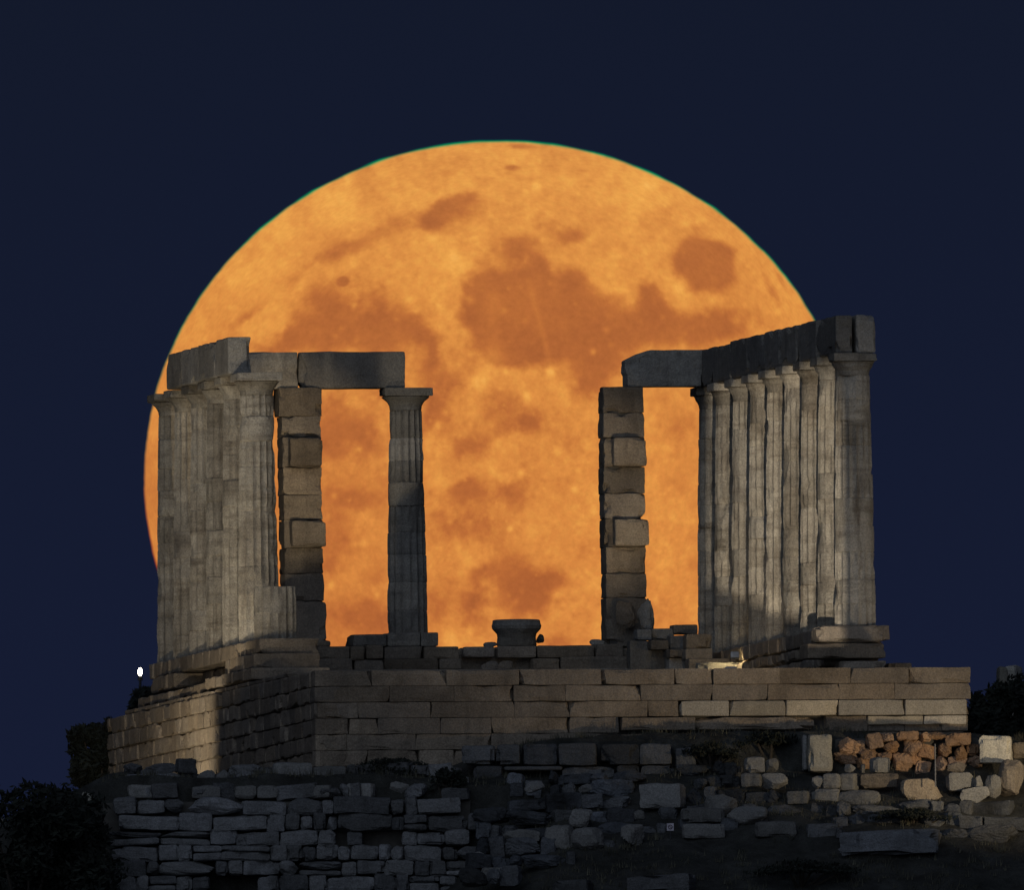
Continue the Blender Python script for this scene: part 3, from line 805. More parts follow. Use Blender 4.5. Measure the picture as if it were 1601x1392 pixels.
flat_block(478, 1001, 518, 1013, VP - .55, 'low rounded slab at the foot of the left pillar', POROS, seed=563, depth=1.0, r=.08)
# the fallen capital on a drum
p = on_v(808, 1011, VP)
cap = empty('fallen_capital', 'mushroom shaped drum with a flaring top set on the low wall before the moon', 'capital', TEMPLE @ Vector((p.x, VP, p.z)), TH)
lathe([(.44, 0), (.455, .04), (.45, .12), (.44, .20), (.45, .285)], seed=571, amp=.02).build('drum', BEAM, cap)
lathe([(.46, .285), (.50, .33), (.555, .39), (.57, .46), (.545, .52), (.535, .585), (.50, .60)], seed=572, amp=.022).build('flaring_top', BEAM, cap)
stone(839, 992, 850, 1006, YV + .3, 'small stone leaning on the right side of the mushroom shaped drum', BEAM, 575, group=None)
stone(757, 1004, 776, 1014, YV + .2, 'flat small stone left of the mushroom shaped drum', BEAM, 576, group=None)
stone(922, 1000, 950, 1014, YV + .2, 'low dark stone at the left foot of the right pillar', BEAM, 577, group=None)
# right foot of the right pillar and the heap in front of the right hand row
stone(993, 938, 1020, 990, YV - .1, 'dark rounded boulder leaning on the right pillar foot', BEAM, 580, depth=.35, group=None)
stone(964, 936, 992, 982, YV - .5, 'reddish upright slab at the foot of the right pillar', POROS, 581, depth=.16, group=None)
V2 = 15.0
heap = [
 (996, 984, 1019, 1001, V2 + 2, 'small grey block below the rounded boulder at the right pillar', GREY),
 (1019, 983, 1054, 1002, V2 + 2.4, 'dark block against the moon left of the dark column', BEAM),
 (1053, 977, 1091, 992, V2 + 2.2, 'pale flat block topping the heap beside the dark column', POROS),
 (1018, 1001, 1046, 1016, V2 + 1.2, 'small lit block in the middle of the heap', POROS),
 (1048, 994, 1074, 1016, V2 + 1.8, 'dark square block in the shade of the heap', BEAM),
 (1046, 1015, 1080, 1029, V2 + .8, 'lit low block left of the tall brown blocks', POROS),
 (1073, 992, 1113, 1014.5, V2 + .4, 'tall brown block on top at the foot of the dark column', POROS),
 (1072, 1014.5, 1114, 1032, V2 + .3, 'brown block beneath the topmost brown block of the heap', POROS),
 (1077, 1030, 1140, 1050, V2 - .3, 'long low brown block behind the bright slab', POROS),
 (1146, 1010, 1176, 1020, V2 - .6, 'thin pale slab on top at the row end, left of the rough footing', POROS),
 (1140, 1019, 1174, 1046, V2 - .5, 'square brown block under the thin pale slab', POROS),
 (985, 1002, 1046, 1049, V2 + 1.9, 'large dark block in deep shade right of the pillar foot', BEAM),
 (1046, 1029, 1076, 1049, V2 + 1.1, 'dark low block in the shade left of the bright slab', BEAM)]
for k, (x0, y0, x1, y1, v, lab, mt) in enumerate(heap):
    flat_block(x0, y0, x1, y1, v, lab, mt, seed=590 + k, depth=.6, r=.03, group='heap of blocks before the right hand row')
flat_block(1092, 1036, 1161, 1049.5, V2 - 2.2, 'brightest slab, lit yellow by a lamp at the edge of the platform', WHITE, seed=610, depth=.5, r=.015, group=None)

# ------------------------------------------------------------------ floodlights
def spot(o, loc, target, energy, colr, size, blend=.6, rad=.15):
    l = bpy.data.lights.new('flood_lamp', 'SPOT')
    l.energy = energy; l.color = colr; l.spot_size = R(size); l.spot_blend = blend; l.shadow_soft_size = rad
    q = bpy.data.objects.new('flood_lamp', l); col.objects.link(q)
    q.location = loc
    q.rotation_euler = (Vector(target) - Vector(loc)).to_track_quat('-Z', 'Y').to_euler()
    return q

def floodlight(loc, target, label, energy, colr, size, group='floodlights around the temple', blend=.6, rad=.12, sc=1.0, ground=None):
    loc, target = Vector(loc), Vector(target)
    d = target - loc; yaw = math.atan2(d.y, d.x) - math.pi / 2
    el = math.atan2(d.z, math.hypot(d.x, d.y))
    t = empty('floodlight', label, 'floodlight', loc, yaw, group)
    m = MB(); block(m, (0, 0, 0), (.13 * sc, .07 * sc, .10 * sc), r=.02, amp=0, n=2)
    h = m.build('housing', METAL, t); h.rotation_euler = (el, 0, 0)
    m = MB(); block(m, (0, .072 * sc, 0), (.11 * sc, .006, .08 * sc), r=.004, amp=0, n=1)
    g = m.build('glass', GLASSGLOW, h)
    m = MB(); gz = (ground if ground is not None else loc.z - .25) - loc.z
    tube(m, (0, 0, gz), (0, 0, -.02), .02 * sc, .02 * sc)
    block(m, (0, 0, gz + .01), (.10 * sc, .08 * sc, .012), r=.004, amp=0, n=1)
    m.build('bracket', DARKMETAL, t)
    dn = d.normalized()
    spot(None, loc + dn * (.12 * sc), target, energy, colr, size, blend, rad)
    return t
WARM = (1.0, .80, .52)
def loc_(u, v, z): return TEMPLE @ Vector((u, v, z))
def gz_(p): return ground_z(p.x, p.y)
EXEC_LIGHTS = True
p = loc_(-18.4, 7.0, -4.0); floodlight(p, loc_(-12.4, 15, 2.0), 'floodlight left of the temple aimed up at the left hand row', 1300, (1.0, .86, .62), 105, ground=gz_(p))
p = loc_(-21.6, -14.0, -3.6); floodlight(p, loc_(-13.0, 13, 4.2), 'floodlight left in front of the temple aimed at the left hand row', 5500, (1.0, .88, .68), 24, blend=.8, rad=.3, ground=gz_(p))
p = loc_(-11.3, -3.0, -1.12); floodlight(p, loc_(-11.7, 8.6, .9), 'added floodlight hidden on the platform to brighten the short fluted stump', 420, (1.0, .88, .68), 19, blend=.8, ground=PZ, sc=.6)  # lamp added out of sight to brighten the stump locally
p = loc_(8.0, -6.0, -2.3); floodlight(p, loc_(.2, 0, 3.3), 'floodlight beyond the right corner aimed up at the corner column', 320, (1.0, .93, .84), 46, blend=.8, ground=gz_(p))
p = loc_(-13.6, -92.0, -9.4)  # mast lamp added out of view to light the right hand columns
tgt = loc_(-.2, 9.6, 3.2)
fl = floodlight(p, tgt, 'added floodlight with beam shields on a mast down the slope, lighting the right hand columns', 265000, (1.0, .87, .67), 4.9, blend=.5, rad=.0015, ground=gz_(p))
lp = p + (tgt - p).normalized() * .12           # the added lamp itself; added plates crop its beam to the columns
def added_beam_shield(a, b, out):  # unseen plates added to keep light off the corner column, beams and podium
    da, db = (a - lp).normalized() * .9, (b - lp).normalized() * .9
    e = (db - da); da, db = da - e * .6, db + e * .6
    o_ = Vector(out) * .07; th_ = (tgt - lp).normalized() * .004
    m = MB(); q = [lp + da, lp + db, lp + db + o_, lp + da + o_]
    q = q + [x + th_ for x in q]
    inv_ = (Matrix.Translation(fl.location) @ Matrix.Rotation(fl.rotation_euler.z, 4, 'Z')).inverted()
    m.add([inv_ @ x for x in q], [(0, 1, 2, 3), (7, 6, 5, 4), (0, 4, 5, 1), (1, 5, 6, 2), (2, 6, 7, 3), (3, 7, 4, 0)])
    m.build('added_beam_shield', DARKMETAL, fl)
added_beam_shield(loc_(-.46, SP, 5.98), loc_(-.46, 8 * SP, 5.98), (0, 0, 1))
added_beam_shield(loc_(-.30, 0, 0), loc_(-.30, 0, 6), (1, 0, 0))
added_beam_shield(loc_(-.48, 7 * SP, 0), loc_(-.42, 7 * SP, 6), (-1, 0, 0))
added_beam_shield(loc_(-6, -8, -1.12), loc_(1.3, -8, -1.12), (0, 0, -1))
p = loc_(4.5, -22.0, -4.2); floodlight(p, loc_(-2.6, -8, -.9), 'floodlight on the slope in front of the podium, aimed at its right half', 2300, WARM, 52, blend=.95, ground=gz_(p))
p = loc_(7.5, -17.0, -3.7); floodlight(p, loc_(.4, -11, -2.7), 'floodlight on the slope by the heap of stones at the right', 330, WARM, 60, blend=.8, ground=gz_(p))
p = loc_(-1.1, 8.5, -.95); floodlight(p, loc_(-3.0, 19.2, 3.6), 'floodlight standing on the platform aimed at the right pillar', 1700, WARM, 26, blend=.8, ground=PZ)
p = loc_(-8.5, 8.0, -.95); floodlight(p, loc_(-9.9, 19.2, 4.3), 'floodlight standing on the platform aimed at the left pillar', 2100, WARM, 23, blend=.7, ground=PZ)
p = loc_(-2.6, 1.5, -.95); floodlight(p, loc_(-.1, 15.5, .9), 'added floodlight hidden on the platform to fill the feet of the right hand columns', 520, WARM, 24, blend=1.0, ground=PZ)  # fill lamp added for the shadowed feet of the far columns
p = on_v(1149, 1025, V2 - 2.9); floodlight(TEMPLE @ p, TEMPLE @ on_v(1143, 1046, V2 - 2.2), 'small grey floodlight just above the bright slab, lighting it', 30, (1.0, .78, .42), 110, ground=(TEMPLE @ p).z - .2, sc=.75, rad=.05)
p = on_v(1222, 1027, V2 - 6.0); floodlight(TEMPLE @ p, TEMPLE @ (p + Vector((1.2, 1.0, .5))), 'small grey floodlight in front of the rough footing of the right hand row', 5, WARM, 100, ground=(TEMPLE @ p).z - .25, sc=.75, rad=.05)

# ------------------------------------------------------------------ lit lamp at the left
p = at(219, 1051, 30)
lamp = empty('lamp_post', 'small lit lamp on a thin dark post glowing white left of the temple', 'lamp', (p.x, p.y, p.z - 2.2))
m = MB(); tube(m, (0, 0, -1.2), (0, 0, 2.05), .035, .03)
m.build('post', DARKMETAL, lamp)
m = MB()
vs, fs = [], []
for j in range(9):
    a = math.pi * j / 8
    for i in range(14):
        b = 2 * math.pi * i / 14
        vs.append(Vector(((.05) * math.sin(a) * math.cos(b), .05 * math.sin(a) * math.sin(b), 2.2 - .095 * math.cos(a))))
for j in range(8):
    for i in range(14):
        fs.append((j * 14 + i, j * 14 + (i + 1) % 14, (j + 1) * 14 + (i + 1) % 14, (j + 1) * 14 + i))
m.add(vs, fs); m.build('bulb', LAMPGLOW, lamp, smooth=True)
m = MB(); tube(m, (0, 0, 2.0), (0, 0, 2.09), .06, .05); m.build('collar', DARKMETAL, lamp)

# ------------------------------------------------------------------ terrace walls below the podium
def px_wall(mb, px0, px1, py0, py1, Y, seed, lens=(30, 80), depth=.5, r=.04, amp=.03, jit=.06, skip=0.0, gap=.012, drop=.0):
    rnd = random.Random(seed); x = px0; s = (D + Y) / FPX; k = 0
    while x < px1 - 4:
        x2 = min(px1, x + rnd.uniform(*lens))
        if px1 - x2 < lens[0] * .5: x2 = px1
        t_, b__ = py0 + rnd.uniform(-2.5, 2.5), py1 + rnd.uniform(-1.5, 1.5)
        if rnd.random() >= skip:
            c = at((x + x2) / 2, (t_ + b__) / 2, Y)
            block(mb, (c.x, c.y + depth / 2 + rnd.uniform(-jit, jit), c.z), ((x2 - x) * s / 2 - gap, depth / 2, (b__ - t_) * s / 2 - gap), rz=rnd.uniform(-.04, .04), r=r, amp=amp, seed=seed * 7 + k, n=4, chip=.9, freq=2.5, tilt=rnd.uniform(-.02, .02))
        x = x2; k += 1
m = MB()
rw = random.Random(77)
crs = [(1250, 1274, 178, 722), (1274, 1300, 186, 752), (1300, 1323, 172, 735), (1323, 1347, 176, 758), (1347, 1370, 163, 742), (1370, 1396, 160, 715), (1396, 1425, 158, 730)]
for k, (y0, y1, x0, x1) in enumerate(crs):
    x = x0
    while x < x1 - 6:
        w = rw.choice((22, 30, 38, 48, 60, 84)) * rw.uniform(.85, 1.15); x2 = min(x1, x + w)
        s_ = (D - 13) / FPX; Yk = -13.0 - .05 * k + rw.uniform(-.09, .09)
        if w > 34 and rw.random() < .22: parts = [(y0, (y0 + y1) / 2 + rw.uniform(-3, 3)), (None, y1)]
        else: parts = [(y0 + rw.uniform(-3.5, 3.5), y1 + rw.uniform(-2, 2))]
        pv_ = y0
        for (ta, tb) in parts:
            ta = pv_ if ta is None else ta; pv_ = tb + .6
            c = at((x + x2) / 2, (ta + tb) / 2, Yk)
            hx, hz = (x2 - x) * s_ / 2 - .004, (tb - ta) * s_ / 2 - .003
            if rw.random() < .13: boulder(m, (c.x, c.y + .22, c.z), (hx * 1.05, .28, hz * 1.08), 3000 + len(m.v), amp=.25, n=6)
            elif rw.random() > .05: block(m, (c.x, c.y + .28, c.z), (hx, .28, hz), rz=rw.uniform(-.08, .08), r=rw.uniform(.03, .075), amp=.045, seed=rw.randrange(9999), n=5, chip=rw.uniform(.3, 1.3), freq=3.2, tilt=rw.uniform(-.05, .05))
        x = x2
o = m.build('terrace_wall', TERR); tag(o, 'long rough retaining wall of grey blocks along the bottom left', 'wall')
bk = MB(); a = at(160, 1256, -12.55); b = at(738, 1430, -12.55)
block(bk, ((a.x + b.x) / 2, -12.2, (a.z + b.z) / 2), ((b.x - a.x) / 2, .3, (a.z - b.z) / 2), r=.05, amp=.03, n=8)
bk.build('earth_core', MORTAR, o)
m = MB()
for k, (x0, y0, x1, y1) in enumerate([(722, 1166, 774, 1196), (776, 1164, 813, 1196), (816, 1163, 870, 1197), (873, 1162, 934, 1198), (938, 1163, 999, 1196), (1001, 1163, 1052, 1196),
      (740, 1198, 786, 1220), (787, 1198, 880, 1206), (878, 1199, 961, 1222), (963, 1197, 1000, 1220), (1002, 1197, 1056, 1222), (736, 1221, 793, 1241), (736, 1242, 791, 1292), (1056, 1170, 1090, 1205)]):
    s = (D - 11) / FPX; c = at((x0 + x1) / 2, (y0 + y1) / 2, -11.3)
    block(m, (c.x, c.y + .3 + .05 * (k % 3), c.z), ((x1 - x0) * s / 2 - .01, .35, (y1 - y0) * s / 2 - .008), rz=.03 * ((k * 7) % 5 - 2), r=.05, amp=.04, seed=740 + k, n=5, chip=1.0, freq=2.5)
o = m.build('ruined_wall', TERR); tag(o, 'broken low wall of bluish grey blocks in front of the middle of the podium', 'wall')
m = MB()
rr_ = random.Random(8)
for k, (x0, y0, x1, y1) in enumerate([(1312, 1156, 1347, 1178), (1356, 1147, 1378, 1171), (1379, 1146, 1397, 1160), (1380, 1161, 1403, 1177), (1404, 1144, 1436, 1158), (1415, 1158, 1439, 1184), (1453, 1146, 1477, 1157), (1479, 1148, 1517, 1166), (1468, 1164, 1486, 1182),
      (1493, 1166, 1513, 1190), (1513, 1165, 1532, 1182), (1462, 1182, 1481, 1206), (1394, 1180, 1424, 1209), (1432, 1192, 1453, 1212), (1307, 1178, 1338, 1196), (1348, 1172, 1372, 1188), (1439, 1166, 1462, 1186), (1483, 1186, 1512, 1206), (1338, 1160, 1356, 1180), (1440, 1146, 1452, 1160), (1425, 1180, 1440, 1200), (1512, 1184, 1534, 1200), (1340, 1186, 1362, 1204), (1372, 1178, 1394, 1194)]):
    s = (D - 11) / FPX; c = at((x0 + x1) / 2, (y0 + y1) / 2, -10.9)
    if k % 3 == 1: block(m, (c.x, c.y + rr_.uniform(0, .12), c.z), ((x1 - x0) * s * .52, .2, (y1 - y0) * s * .52), rz=rr_.uniform(-.3, .3), r=.035, amp=.05, freq=4.5, seed=760 + k, n=5, chip=1.4, tilt=rr_.uniform(-.25, .25))
    else: boulder(m, (c.x, c.y + rr_.uniform(0, .12), c.z), ((x1 - x0) * s * .58, .22, (y1 - y0) * s * .58), 760 + k, rz=rr_.uniform(-.3, .3), amp=.5, n=8)
o = m.build('rubble_wall', ORANGE); tag(o, 'dry wall of orange brown field stones between two white marble blocks', 'wall')
bk = MB(); a = at(1306, 1156, -10.6); b = at(1532, 1212, -10.6)
block(bk, ((a.x + b.x) / 2, -10.35, (a.z + b.z) / 2), ((b.x - a.x) / 2, .25, (a.z - b.z) / 2), r=.06, amp=.05, n=8)
bk.build('earth_core', MORTAR, o)

def rubble_rows(rows, label, seed, mat, skip=.10, big=1.0):
    rw = random.Random(seed); m = MB(); s_ = (D - 13) / FPX
    for (y0, y1, x0, x1, Y) in rows:
        x = x0
        while x < x1 - 6:
            w = rw.choice((16, 22, 28, 36, 46, 64)) * rw.uniform(.85, 1.2) * big; x2 = min(x1, x + w)
            t_ = y0 + rw.uniform(-5, 6); b__ = y1 + rw.uniform(-2, 4)
            if rw.random() > skip:
                c = at((x + x2) / 2, (t_ + b__) / 2, Y + rw.uniform(-.18, .18))
                hx, hz = (x2 - x) * s_ / 2 * 1.02, (b__ - t_) * s_ / 2 * 1.04
                if rw.random() < .45: boulder(m, (c.x, c.y + .22, c.z), (hx * 1.06, .3, hz * 1.1), seed * 50 + len(m.v), amp=.4, n=7, rz=rw.uniform(-.2, .2))
                else: block(m, (c.x, c.y + .25, c.z), (hx, .28, hz), rz=rw.uniform(-.2, .2), r=rw.uniform(.02, .05), amp=.05, seed=rw.randrange(9999), n=5, chip=rw.uniform(.5, 1.5), freq=3.6, tilt=rw.uniform(-.10, .10))
            x = x2
    o = m.build('rubble_terrace', mat)
    return tag(o, label, 'rubble terrace')
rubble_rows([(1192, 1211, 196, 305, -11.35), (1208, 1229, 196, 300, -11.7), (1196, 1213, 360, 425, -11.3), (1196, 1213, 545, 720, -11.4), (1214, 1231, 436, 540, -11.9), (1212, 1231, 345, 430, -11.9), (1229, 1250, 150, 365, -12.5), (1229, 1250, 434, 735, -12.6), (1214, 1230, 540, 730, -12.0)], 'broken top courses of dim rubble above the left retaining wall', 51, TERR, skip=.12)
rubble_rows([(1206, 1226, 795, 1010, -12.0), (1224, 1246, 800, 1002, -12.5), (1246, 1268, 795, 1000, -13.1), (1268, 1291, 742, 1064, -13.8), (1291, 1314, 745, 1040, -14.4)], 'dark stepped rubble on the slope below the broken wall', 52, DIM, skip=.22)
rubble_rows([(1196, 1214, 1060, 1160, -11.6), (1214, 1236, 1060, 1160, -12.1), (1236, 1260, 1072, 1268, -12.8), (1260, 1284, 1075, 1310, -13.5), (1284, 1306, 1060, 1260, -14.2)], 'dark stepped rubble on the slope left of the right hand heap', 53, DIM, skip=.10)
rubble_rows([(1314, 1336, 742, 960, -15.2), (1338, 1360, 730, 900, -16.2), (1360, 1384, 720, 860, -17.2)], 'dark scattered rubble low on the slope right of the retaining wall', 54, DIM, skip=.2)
rubble_rows([(1256, 1278, 1310, 1601, -13.6), (1276, 1296, 1300, 1601, -14.3), (1294, 1312, 1262, 1320, -14.9), (1296, 1314, 1470, 1601, -15.0)], 'low dark rubble edge at the foot of the right hand heap', 55, DIM, skip=.14)

# ------------------------------------------------------------------ stones on the hillside
S_ = stone
S_(1263, 1149, 1300, 1208, -11.4, 'upright white marble block left of the orange field stones', WHITE, 801, .3, kind='block', group=None, rz=.1)
S_(1254, 1150, 1262, 1206, -11.1, 'thin pale upright slab touching the white marble block', GREY, 802, .2, kind='block', group=None, rz=.05)
S_(1532, 1151, 1582, 1194, -11.4, 'pitted white marble block right of the orange field stones', WHITE, 803, .3, kind='block', group=None, rz=-.08)
right = [
 (1164, 1184, 1195, 1209, -12.2, 'small squarish grey stone farthest left in the right hand heap', 'block'),
 (1196, 1186, 1217, 1209, -12.2, 'pointed stone right of the small squarish one', 'boulder'),
 (1191, 1210, 1232, 1234, -12.6, 'dull stone below the pointed one', 'boulder'),
 (1160, 1210, 1191, 1232, -12.6, 'dark grey stone below the small squarish one', 'block'),
 (1231, 1237, 1264, 1259, -13.0, 'flat layered stone below and left of the tall grey block', 'block'),
 (1270, 1214, 1286, 1233, -12.6, 'little upright stone under the white marble block', 'boulder'),
 (1287, 1210, 1314, 1234, -12.6, 'upper grey stone under the white marble block', 'block'),
 (1270, 1234, 1313, 1258, -12.8, 'wide grey block on the ground under the white marble block', 'block'),
 (1314, 1210, 1340, 1237, -12.5, 'bluish dark stone right of the upper grey one', 'block'),
 (1362, 1185, 1389, 1210, -12.0, 'pale cube shaped stone in front of the orange wall', 'block'),
 (1321, 1196, 1337, 1208, -11.8, 'tiny pale stone at the left foot of the orange wall', 'boulder'),
 (1345, 1195, 1352, 1210, -11.8, 'slim upright pale chip left of the pale cube', 'boulder'),
 (1345, 1210, 1404, 1233, -12.5, 'long reddish grey stone under the pale cube', 'block'),
 (1408, 1219, 1478, 1258, -12.9, 'big pale boulder at the foot of the thin post', 'boulder'),
 (1312, 1237, 1373, 1262, -13.0, 'low dull boulder left of the big pale one', 'boulder'),
 (1480, 1208, 1521, 1238, -12.7, 'bluish angular block right of the thin post', 'block'),
 (1503, 1230, 1546, 1255, -13.0, 'tilted slab below the bluish angular block', 'boulder'),
 (1523, 1214, 1536, 1236, -12.8, 'narrow oval stone between the slab and the leaning one', 'boulder'),
 (1537, 1213, 1564, 1250, -12.9, 'oval leaning stone left of the big pinkish boulder', 'boulder'),
 (1557, 1190, 1600, 1243, -12.6, 'large pinkish boulder at the right edge', 'boulder'),
 (1482, 1192, 1510, 1210, -12.0, 'small ochre stone at the right foot of the orange wall', 'boulder'),
 (1584, 1160, 1612, 1186, -11.2, 'brown stone beyond the pitted white marble block', 'boulder')]
for k, (x0, y0, x1, y1, Y, lab, kd) in enumerate(right):
    S_(x0, y0, x1, y1, Y, lab, GREY if k not in (19, 20, 21, 12, 13) else POROS, 820 + k, kind=kd, group='heap of stones at the right')
mid = [
 (1002, 1226, 1070, 1265, -13.5, 'largest dim block on the slope below the broken wall', 'block'),
 (891, 1264, 925, 1294, -14.5, 'upright dim stone in the middle of the slope', 'boulder'),
 (854, 1292, 900, 1335, -15.2, 'left half of the wide dim pair of rocks on the slope', 'boulder'),
 (894, 1296, 945, 1335, -15.4, 'right half of the wide dim pair of rocks on the slope', 'boulder'),
 (971, 1290, 1007, 1322, -15.2, 'round dim boulder left of the small white sign', 'boulder'),
 (988, 1266, 1010, 1282, -14.4, 'small stone just above the round dim boulder', 'boulder'),
 (790, 1297, 842, 1319, -15.0, 'flat dim stone near the right end of the retaining wall', 'boulder'),
 (736, 1333, 760, 1349, -15.8, 'little tilted stone at the foot of the retaining wall end', 'boulder'),
 (1066, 1264, 1132, 1287, -14.2, 'long dim stone above and right of the small white sign', 'block'),
 (1066, 1289, 1132, 1312, -14.8, 'long dim stone right of the small white sign', 'block'),
 (1104, 1244, 1150, 1281, -13.8, 'bulky dim stone on the slope right of the largest dim block', 'boulder'),
 (1140, 1262, 1200, 1290, -14.2, 'dim stone on the slope under the right hand heap', 'boulder'),
 (1180, 1285, 1245, 1310, -14.9, 'low dim block left of the long pale slab', 'block'),
 (745, 1355, 800, 1378, -16.6, 'dim rock low on the slope right of the retaining wall', 'boulder'),
 (820, 1222, 850, 1240, -13.2, 'small dark stone under the thin ledge of the broken wall', 'boulder'),
 (905, 1226, 925, 1240, -13.2, 'small pale stone below the broken wall', 'boulder')]
for k, (x0, y0, x1, y1, Y, lab, kd) in enumerate(mid):
    S_(x0, y0, x1, y1, Y, lab, GREY, 860 + k, kind=kd, group='dim stones on the middle slope')
slabs = [(1315, 1296, 1470, 1330, -16.0, 'long pale flat slab lying low on the right slope'), (985, 1366, 1085, 1390, -18.5, 'pale flat slab at the bottom edge, middle'), (868, 1374, 925, 1396, -18.8, 'bluish slab at the bottom edge, left of the pale one')]
for k, (x0, y0, x1, y1, Y, lab) in enumerate(slabs):
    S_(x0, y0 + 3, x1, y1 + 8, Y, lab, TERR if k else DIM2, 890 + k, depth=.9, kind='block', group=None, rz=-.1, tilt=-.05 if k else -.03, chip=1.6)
left = [(427, 1193, 487, 1217, -11.8, 'large pale block standing above the left retaining wall, below the podium corner', 'block'),
 (366, 1229, 401, 1249, -12.6, 'left one of two pale blocks side by side on the retaining wall', 'block'),
 (402, 1229, 434, 1249, -12.6, 'right one of two pale blocks side by side on the retaining wall', 'block'),
 (489, 1199, 541, 1222, -11.6, 'pale block at the bottom left corner of the podium front', 'block'),
 (308, 1205, 335, 1229, -11.9, 'rounded stone below the lit side wall of the podium', 'boulder'),
 (337, 1203, 358, 1229, -11.8, 'upright stone next to the rounded one below the side wall', 'boulder'),
 (200, 1228, 262, 1249, -12.4, 'long flat block at the far left top of the retaining wall', 'block'),
 (180, 1214, 218, 1232, -11.9, 'dull flat stone at the left end above the retaining wall', 'boulder'),
 (300, 1230, 345, 1249, -12.5, 'dark block in the shade left of the two pale blocks', 'block'),
 (470, 1228, 520, 1249, -12.6, 'dim block right of the two pale blocks', 'block'),
 (610, 1222, 640, 1242, -12.4, 'dim stone on the right part of the retaining wall', 'boulder'),
 (540, 1226, 585, 1249, -12.6, 'dark squarish block over the middle of the retaining wall', 'block'),
 (129, 1239, 146, 1258, -12.6, 'small tan stone catching light beside the dark bush at the left', 'boulder')]
for k, (x0, y0, x1, y1, Y, lab, kd) in enumerate(left):
    S_(x0, y0, x1, y1, Y, lab, GREY if k < 12 else WHITE, 900 + k, kind=kd, group='stones along the left retaining wall' if k < 12 else None)

S_(1560, 1044, 1575, 1232, 24, 'narrow pale stub of masonry behind the dark bush at the right edge', WHITE, 930, .3, kind='block', group=None)
S_(1575, 1041, 1595, 1232, 24.5, 'second pale stub of masonry, nearest the right edge, above the dark bush', WHITE, 931, .3, kind='block', group=None)

# thin post and the little sign
p, q = at(1462.5, 1224, -13.3), at(1462, 1164, -13.3)
m = MB(); tube(m, (0, 0, -.1), (0, 0, q.z - p.z), .017, .015)
o = m.build('thin_post', POSTMETAL, None, p); tag(o, 'thin grey post standing behind the big pale boulder', 'post')
p = at(1048, 1294, -14.9)
sg = empty('small_sign', 'small square white sign with a dark round mark, low on the slope', 'sign', (p.x, p.y, p.z - .35))
m = MB(); block(m, (0, 0, .35), (.078, .008, .083), r=.004, amp=0, n=1); pl = m.build('panel', SIGNWHITE, sg)
m = MB()
for i in range(20):
    a0, a1 = 2 * math.pi * i / 20, 2 * math.pi * (i + 1) / 20
    vs = [Vector((r_ * math.cos(a), -.0125, .35 + r_ * math.sin(a))) for a in (a0, a1) for r_ in (.034, .052)]
    m.add(vs, [(0, 1, 3, 2)])
m.add([Vector((-.036, -.0125, .37)), Vector((-.026, -.0125, .378)), Vector((.036, -.0125, .33)), Vector((.026, -.0125, .322))], [(0, 1, 2, 3)])
m.build('round_mark', SIGNDARK, pl)
m = MB(); tube(m, (0, .015, -.15), (0, .015, .28), .012, .012); m.build('stake', DARKMETAL, sg)

# ------------------------------------------------------------------ bushes
def bush(px, py_base, w, h, Y, label, seed, n=2600, name='bush', cat='bush', flat=0.0, depth=1.0, leaf=.10):
    base = at(px, py_base, Y); rnd = random.Random(seed)
    t = empty(name, label, cat, base)
    W_, H_ = w * (D + Y) / FPX, h * (D + Y) / FPX
    m = MB(); vs, fs = [], []
    clumps = []
    for _ in range(26):
        a = rnd.uniform(0, 2 * math.pi); rr = math.sqrt(rnd.random())
        x, y = math.cos(a) * rr * .44, math.sin(a) * rr * .44
        top = 1.0 if flat else (1 - (abs(x) / .5) ** 2 * .75)
        clumps.append((x * W_, y * W_ * depth, H_ * top * rnd.uniform(.2, .9), rnd.uniform(.13, .24)))
    if flat:
        clumps += [((i / 9 - .5) * .84 * W_, rnd.uniform(-.2, .2) * W_ * depth, H_ * rnd.uniform(.78, .86), .14) for i in range(10)]
    for _ in range(n):
        cx, cy, cz, cr = clumps[rnd.randrange(len(clumps))]
        d = Vector((rnd.gauss(0, 1), rnd.gauss(0, 1), rnd.gauss(0, 1))).normalized() * (rnd.random() ** .4)
        c = Vector((cx + d.x * cr * W_, cy + d.y * cr * W_, max(.0, cz + d.z * cr * min(W_, H_))))
        c.z = min(c.z, H_ * rnd.uniform(.94, 1.02))
        a = Vector((rnd.gauss(0, 1), rnd.gauss(0, 1), rnd.gauss(0, 1))).normalized(); b = a.orthogonal().normalized()
        s = leaf * rnd.uniform(.5, 1.3)
        k = len(vs)
        vs += [c - a * s, c + b * s * .45, c + a * s, c - b * s * .45]; fs.append((k, k + 1, k + 2, k + 3))
    m.add(vs, fs); m.build('foliage', LEAF, t)
    m = MB()
    for _ in range(7):
        cx, cy, cz, cr = clumps[rnd.randrange(len(clumps))]
        tube(m, (rnd.uniform(-.06, .06), rnd.uniform(-.06, .06), -.4), (cx, cy, cz), .05, .015, 6)
    m.build('stems', BARK, t)
    return t
bush(40, 1440, 250, 225, -15.5, 'big dark bush filling the lower left corner', 11, n=9000)
bush(108, 1330, 110, 112, -14.6, 'dark bush beside the left end of the retaining wall', 12, n=3500)
bush(162, 1245, 100, 118, 22, 'flat topped dark foliage standing in for shaded stonework left of the podium side wall', 13, n=6000, flat=1.0, depth=.5, name='leafy_stand_in', cat='leafy_stand_in')  # dark leaf mass put in place of stonework lying in shade
bush(228, 1122, 50, 48, 27, 'small dark shrub under the lit lamp', 14, n=1600)
bush(1585, 1215, 120, 168, 3, 'dark bush right of the podium at the edge of the frame', 15, n=6500)
bush(1530, 1190, 60, 110, 6, 'low dark bush just behind the right end of the podium', 16, n=2200)
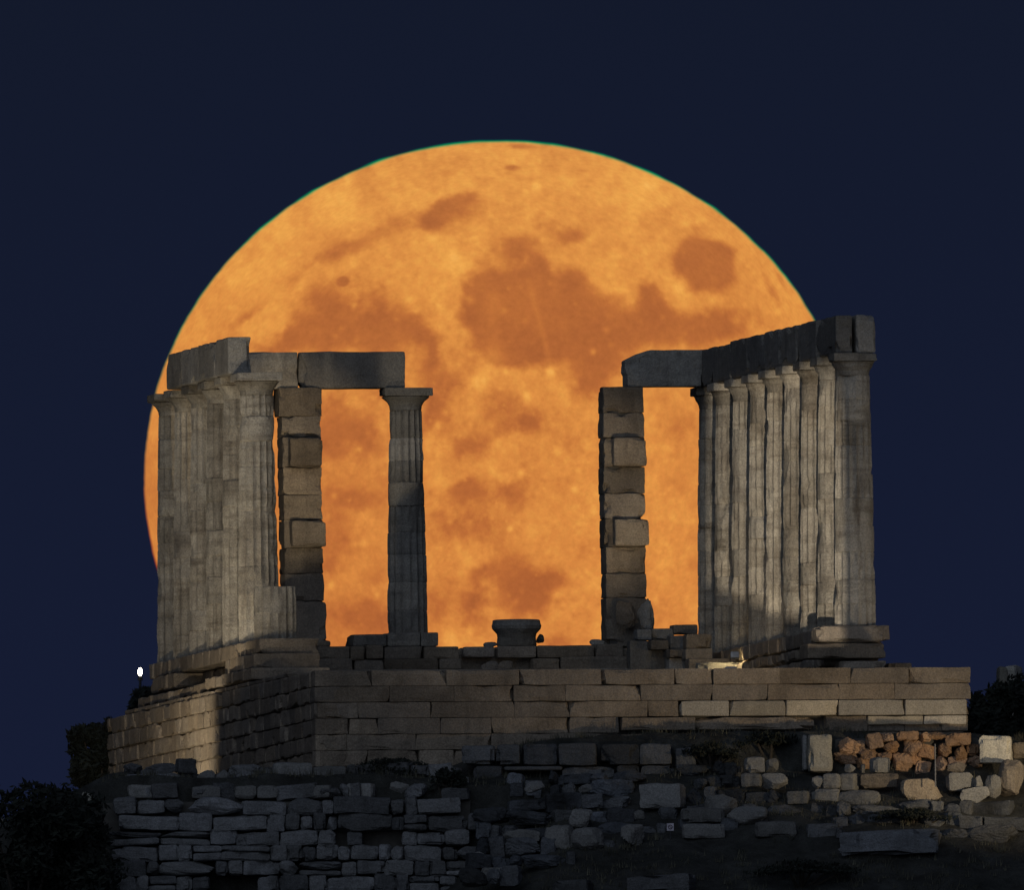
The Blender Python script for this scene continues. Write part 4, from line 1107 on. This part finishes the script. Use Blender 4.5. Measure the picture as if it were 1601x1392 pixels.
bush(1495, 1130, 34, 70, 14, 'thin scraggly shrub peeping over the right end of the podium', 17, n=500)

# ------------------------------------------------------------------ low scrub and dry grass on the slope
rs_ = random.Random(99)
vs, fs = [], []
def tuft(c, hgt, nb, spread):
    for _ in range(nb):
        a = rs_.uniform(0, 6.283); lean = rs_.uniform(.1, .9)
        b = c + Vector((rs_.gauss(0, spread), rs_.gauss(0, spread), -.02))
        t = b + Vector((math.cos(a) * hgt * lean * .6, math.sin(a) * hgt * lean * .6, hgt * rs_.uniform(.5, 1.0)))
        w = Vector((math.sin(a), -math.cos(a), 0)) * rs_.uniform(.006, .016)
        k = len(vs)
        vs.extend([b - w, b + w, t]); fs.append((k, k + 1, k + 2))
for _ in range(3600):
    x, y = rs_.uniform(-3.0, 13.0), rs_.uniform(-22, -9.2)
    if x < -.9 and y > -14: continue
    if noise.noise((x * .55, y * .55, 3.3)) < rs_.uniform(-.35, .25): continue
    tuft(Vector((x, y, ground_z(x, y))), rs_.uniform(.06, .24), 9, .07)
for _ in range(160):
    x, y = rs_.uniform(-9.2, -.5), rs_.uniform(-12.4, -10.2)
    tuft(Vector((x, y, ground_z(x, y))), rs_.uniform(.08, .3), 10, .07)
m = MB(); m.add(vs, fs)
tag(m.build('dry_scrub', SCRUB), 'dark dry grass and low scrub scattered over the slope', 'scrub', kind='stuff')

shr = [(620, 1212, 130, 26, -11.0, 'long dark shrub at the foot of the podium front, left half', 36), (700, 1236, 60, 36, -12.3, 'dark shrub left of the broken wall', 37),
 (1110, 1186, 90, 28, -11.2, 'dark shrub under the pale course, right of the broken wall', 41), (1200, 1168, 90, 24, -10.6, 'dark shrub left of the upright white marble block', 42),
 (1250, 1368, 170, 22, -17.5, 'spreading dark shrub at the bottom right', 45), (1420, 1283, 120, 18, -14.4, 'dark low shrub in front of the big pale boulder', 46)]
for (px, pyb, w, h, Y, lab, sd_) in shr:
    bush(px, pyb, w, h, Y, lab, sd_, n=int(700 + w * 9), name='shrub', cat='shrub', depth=.7, leaf=.05)
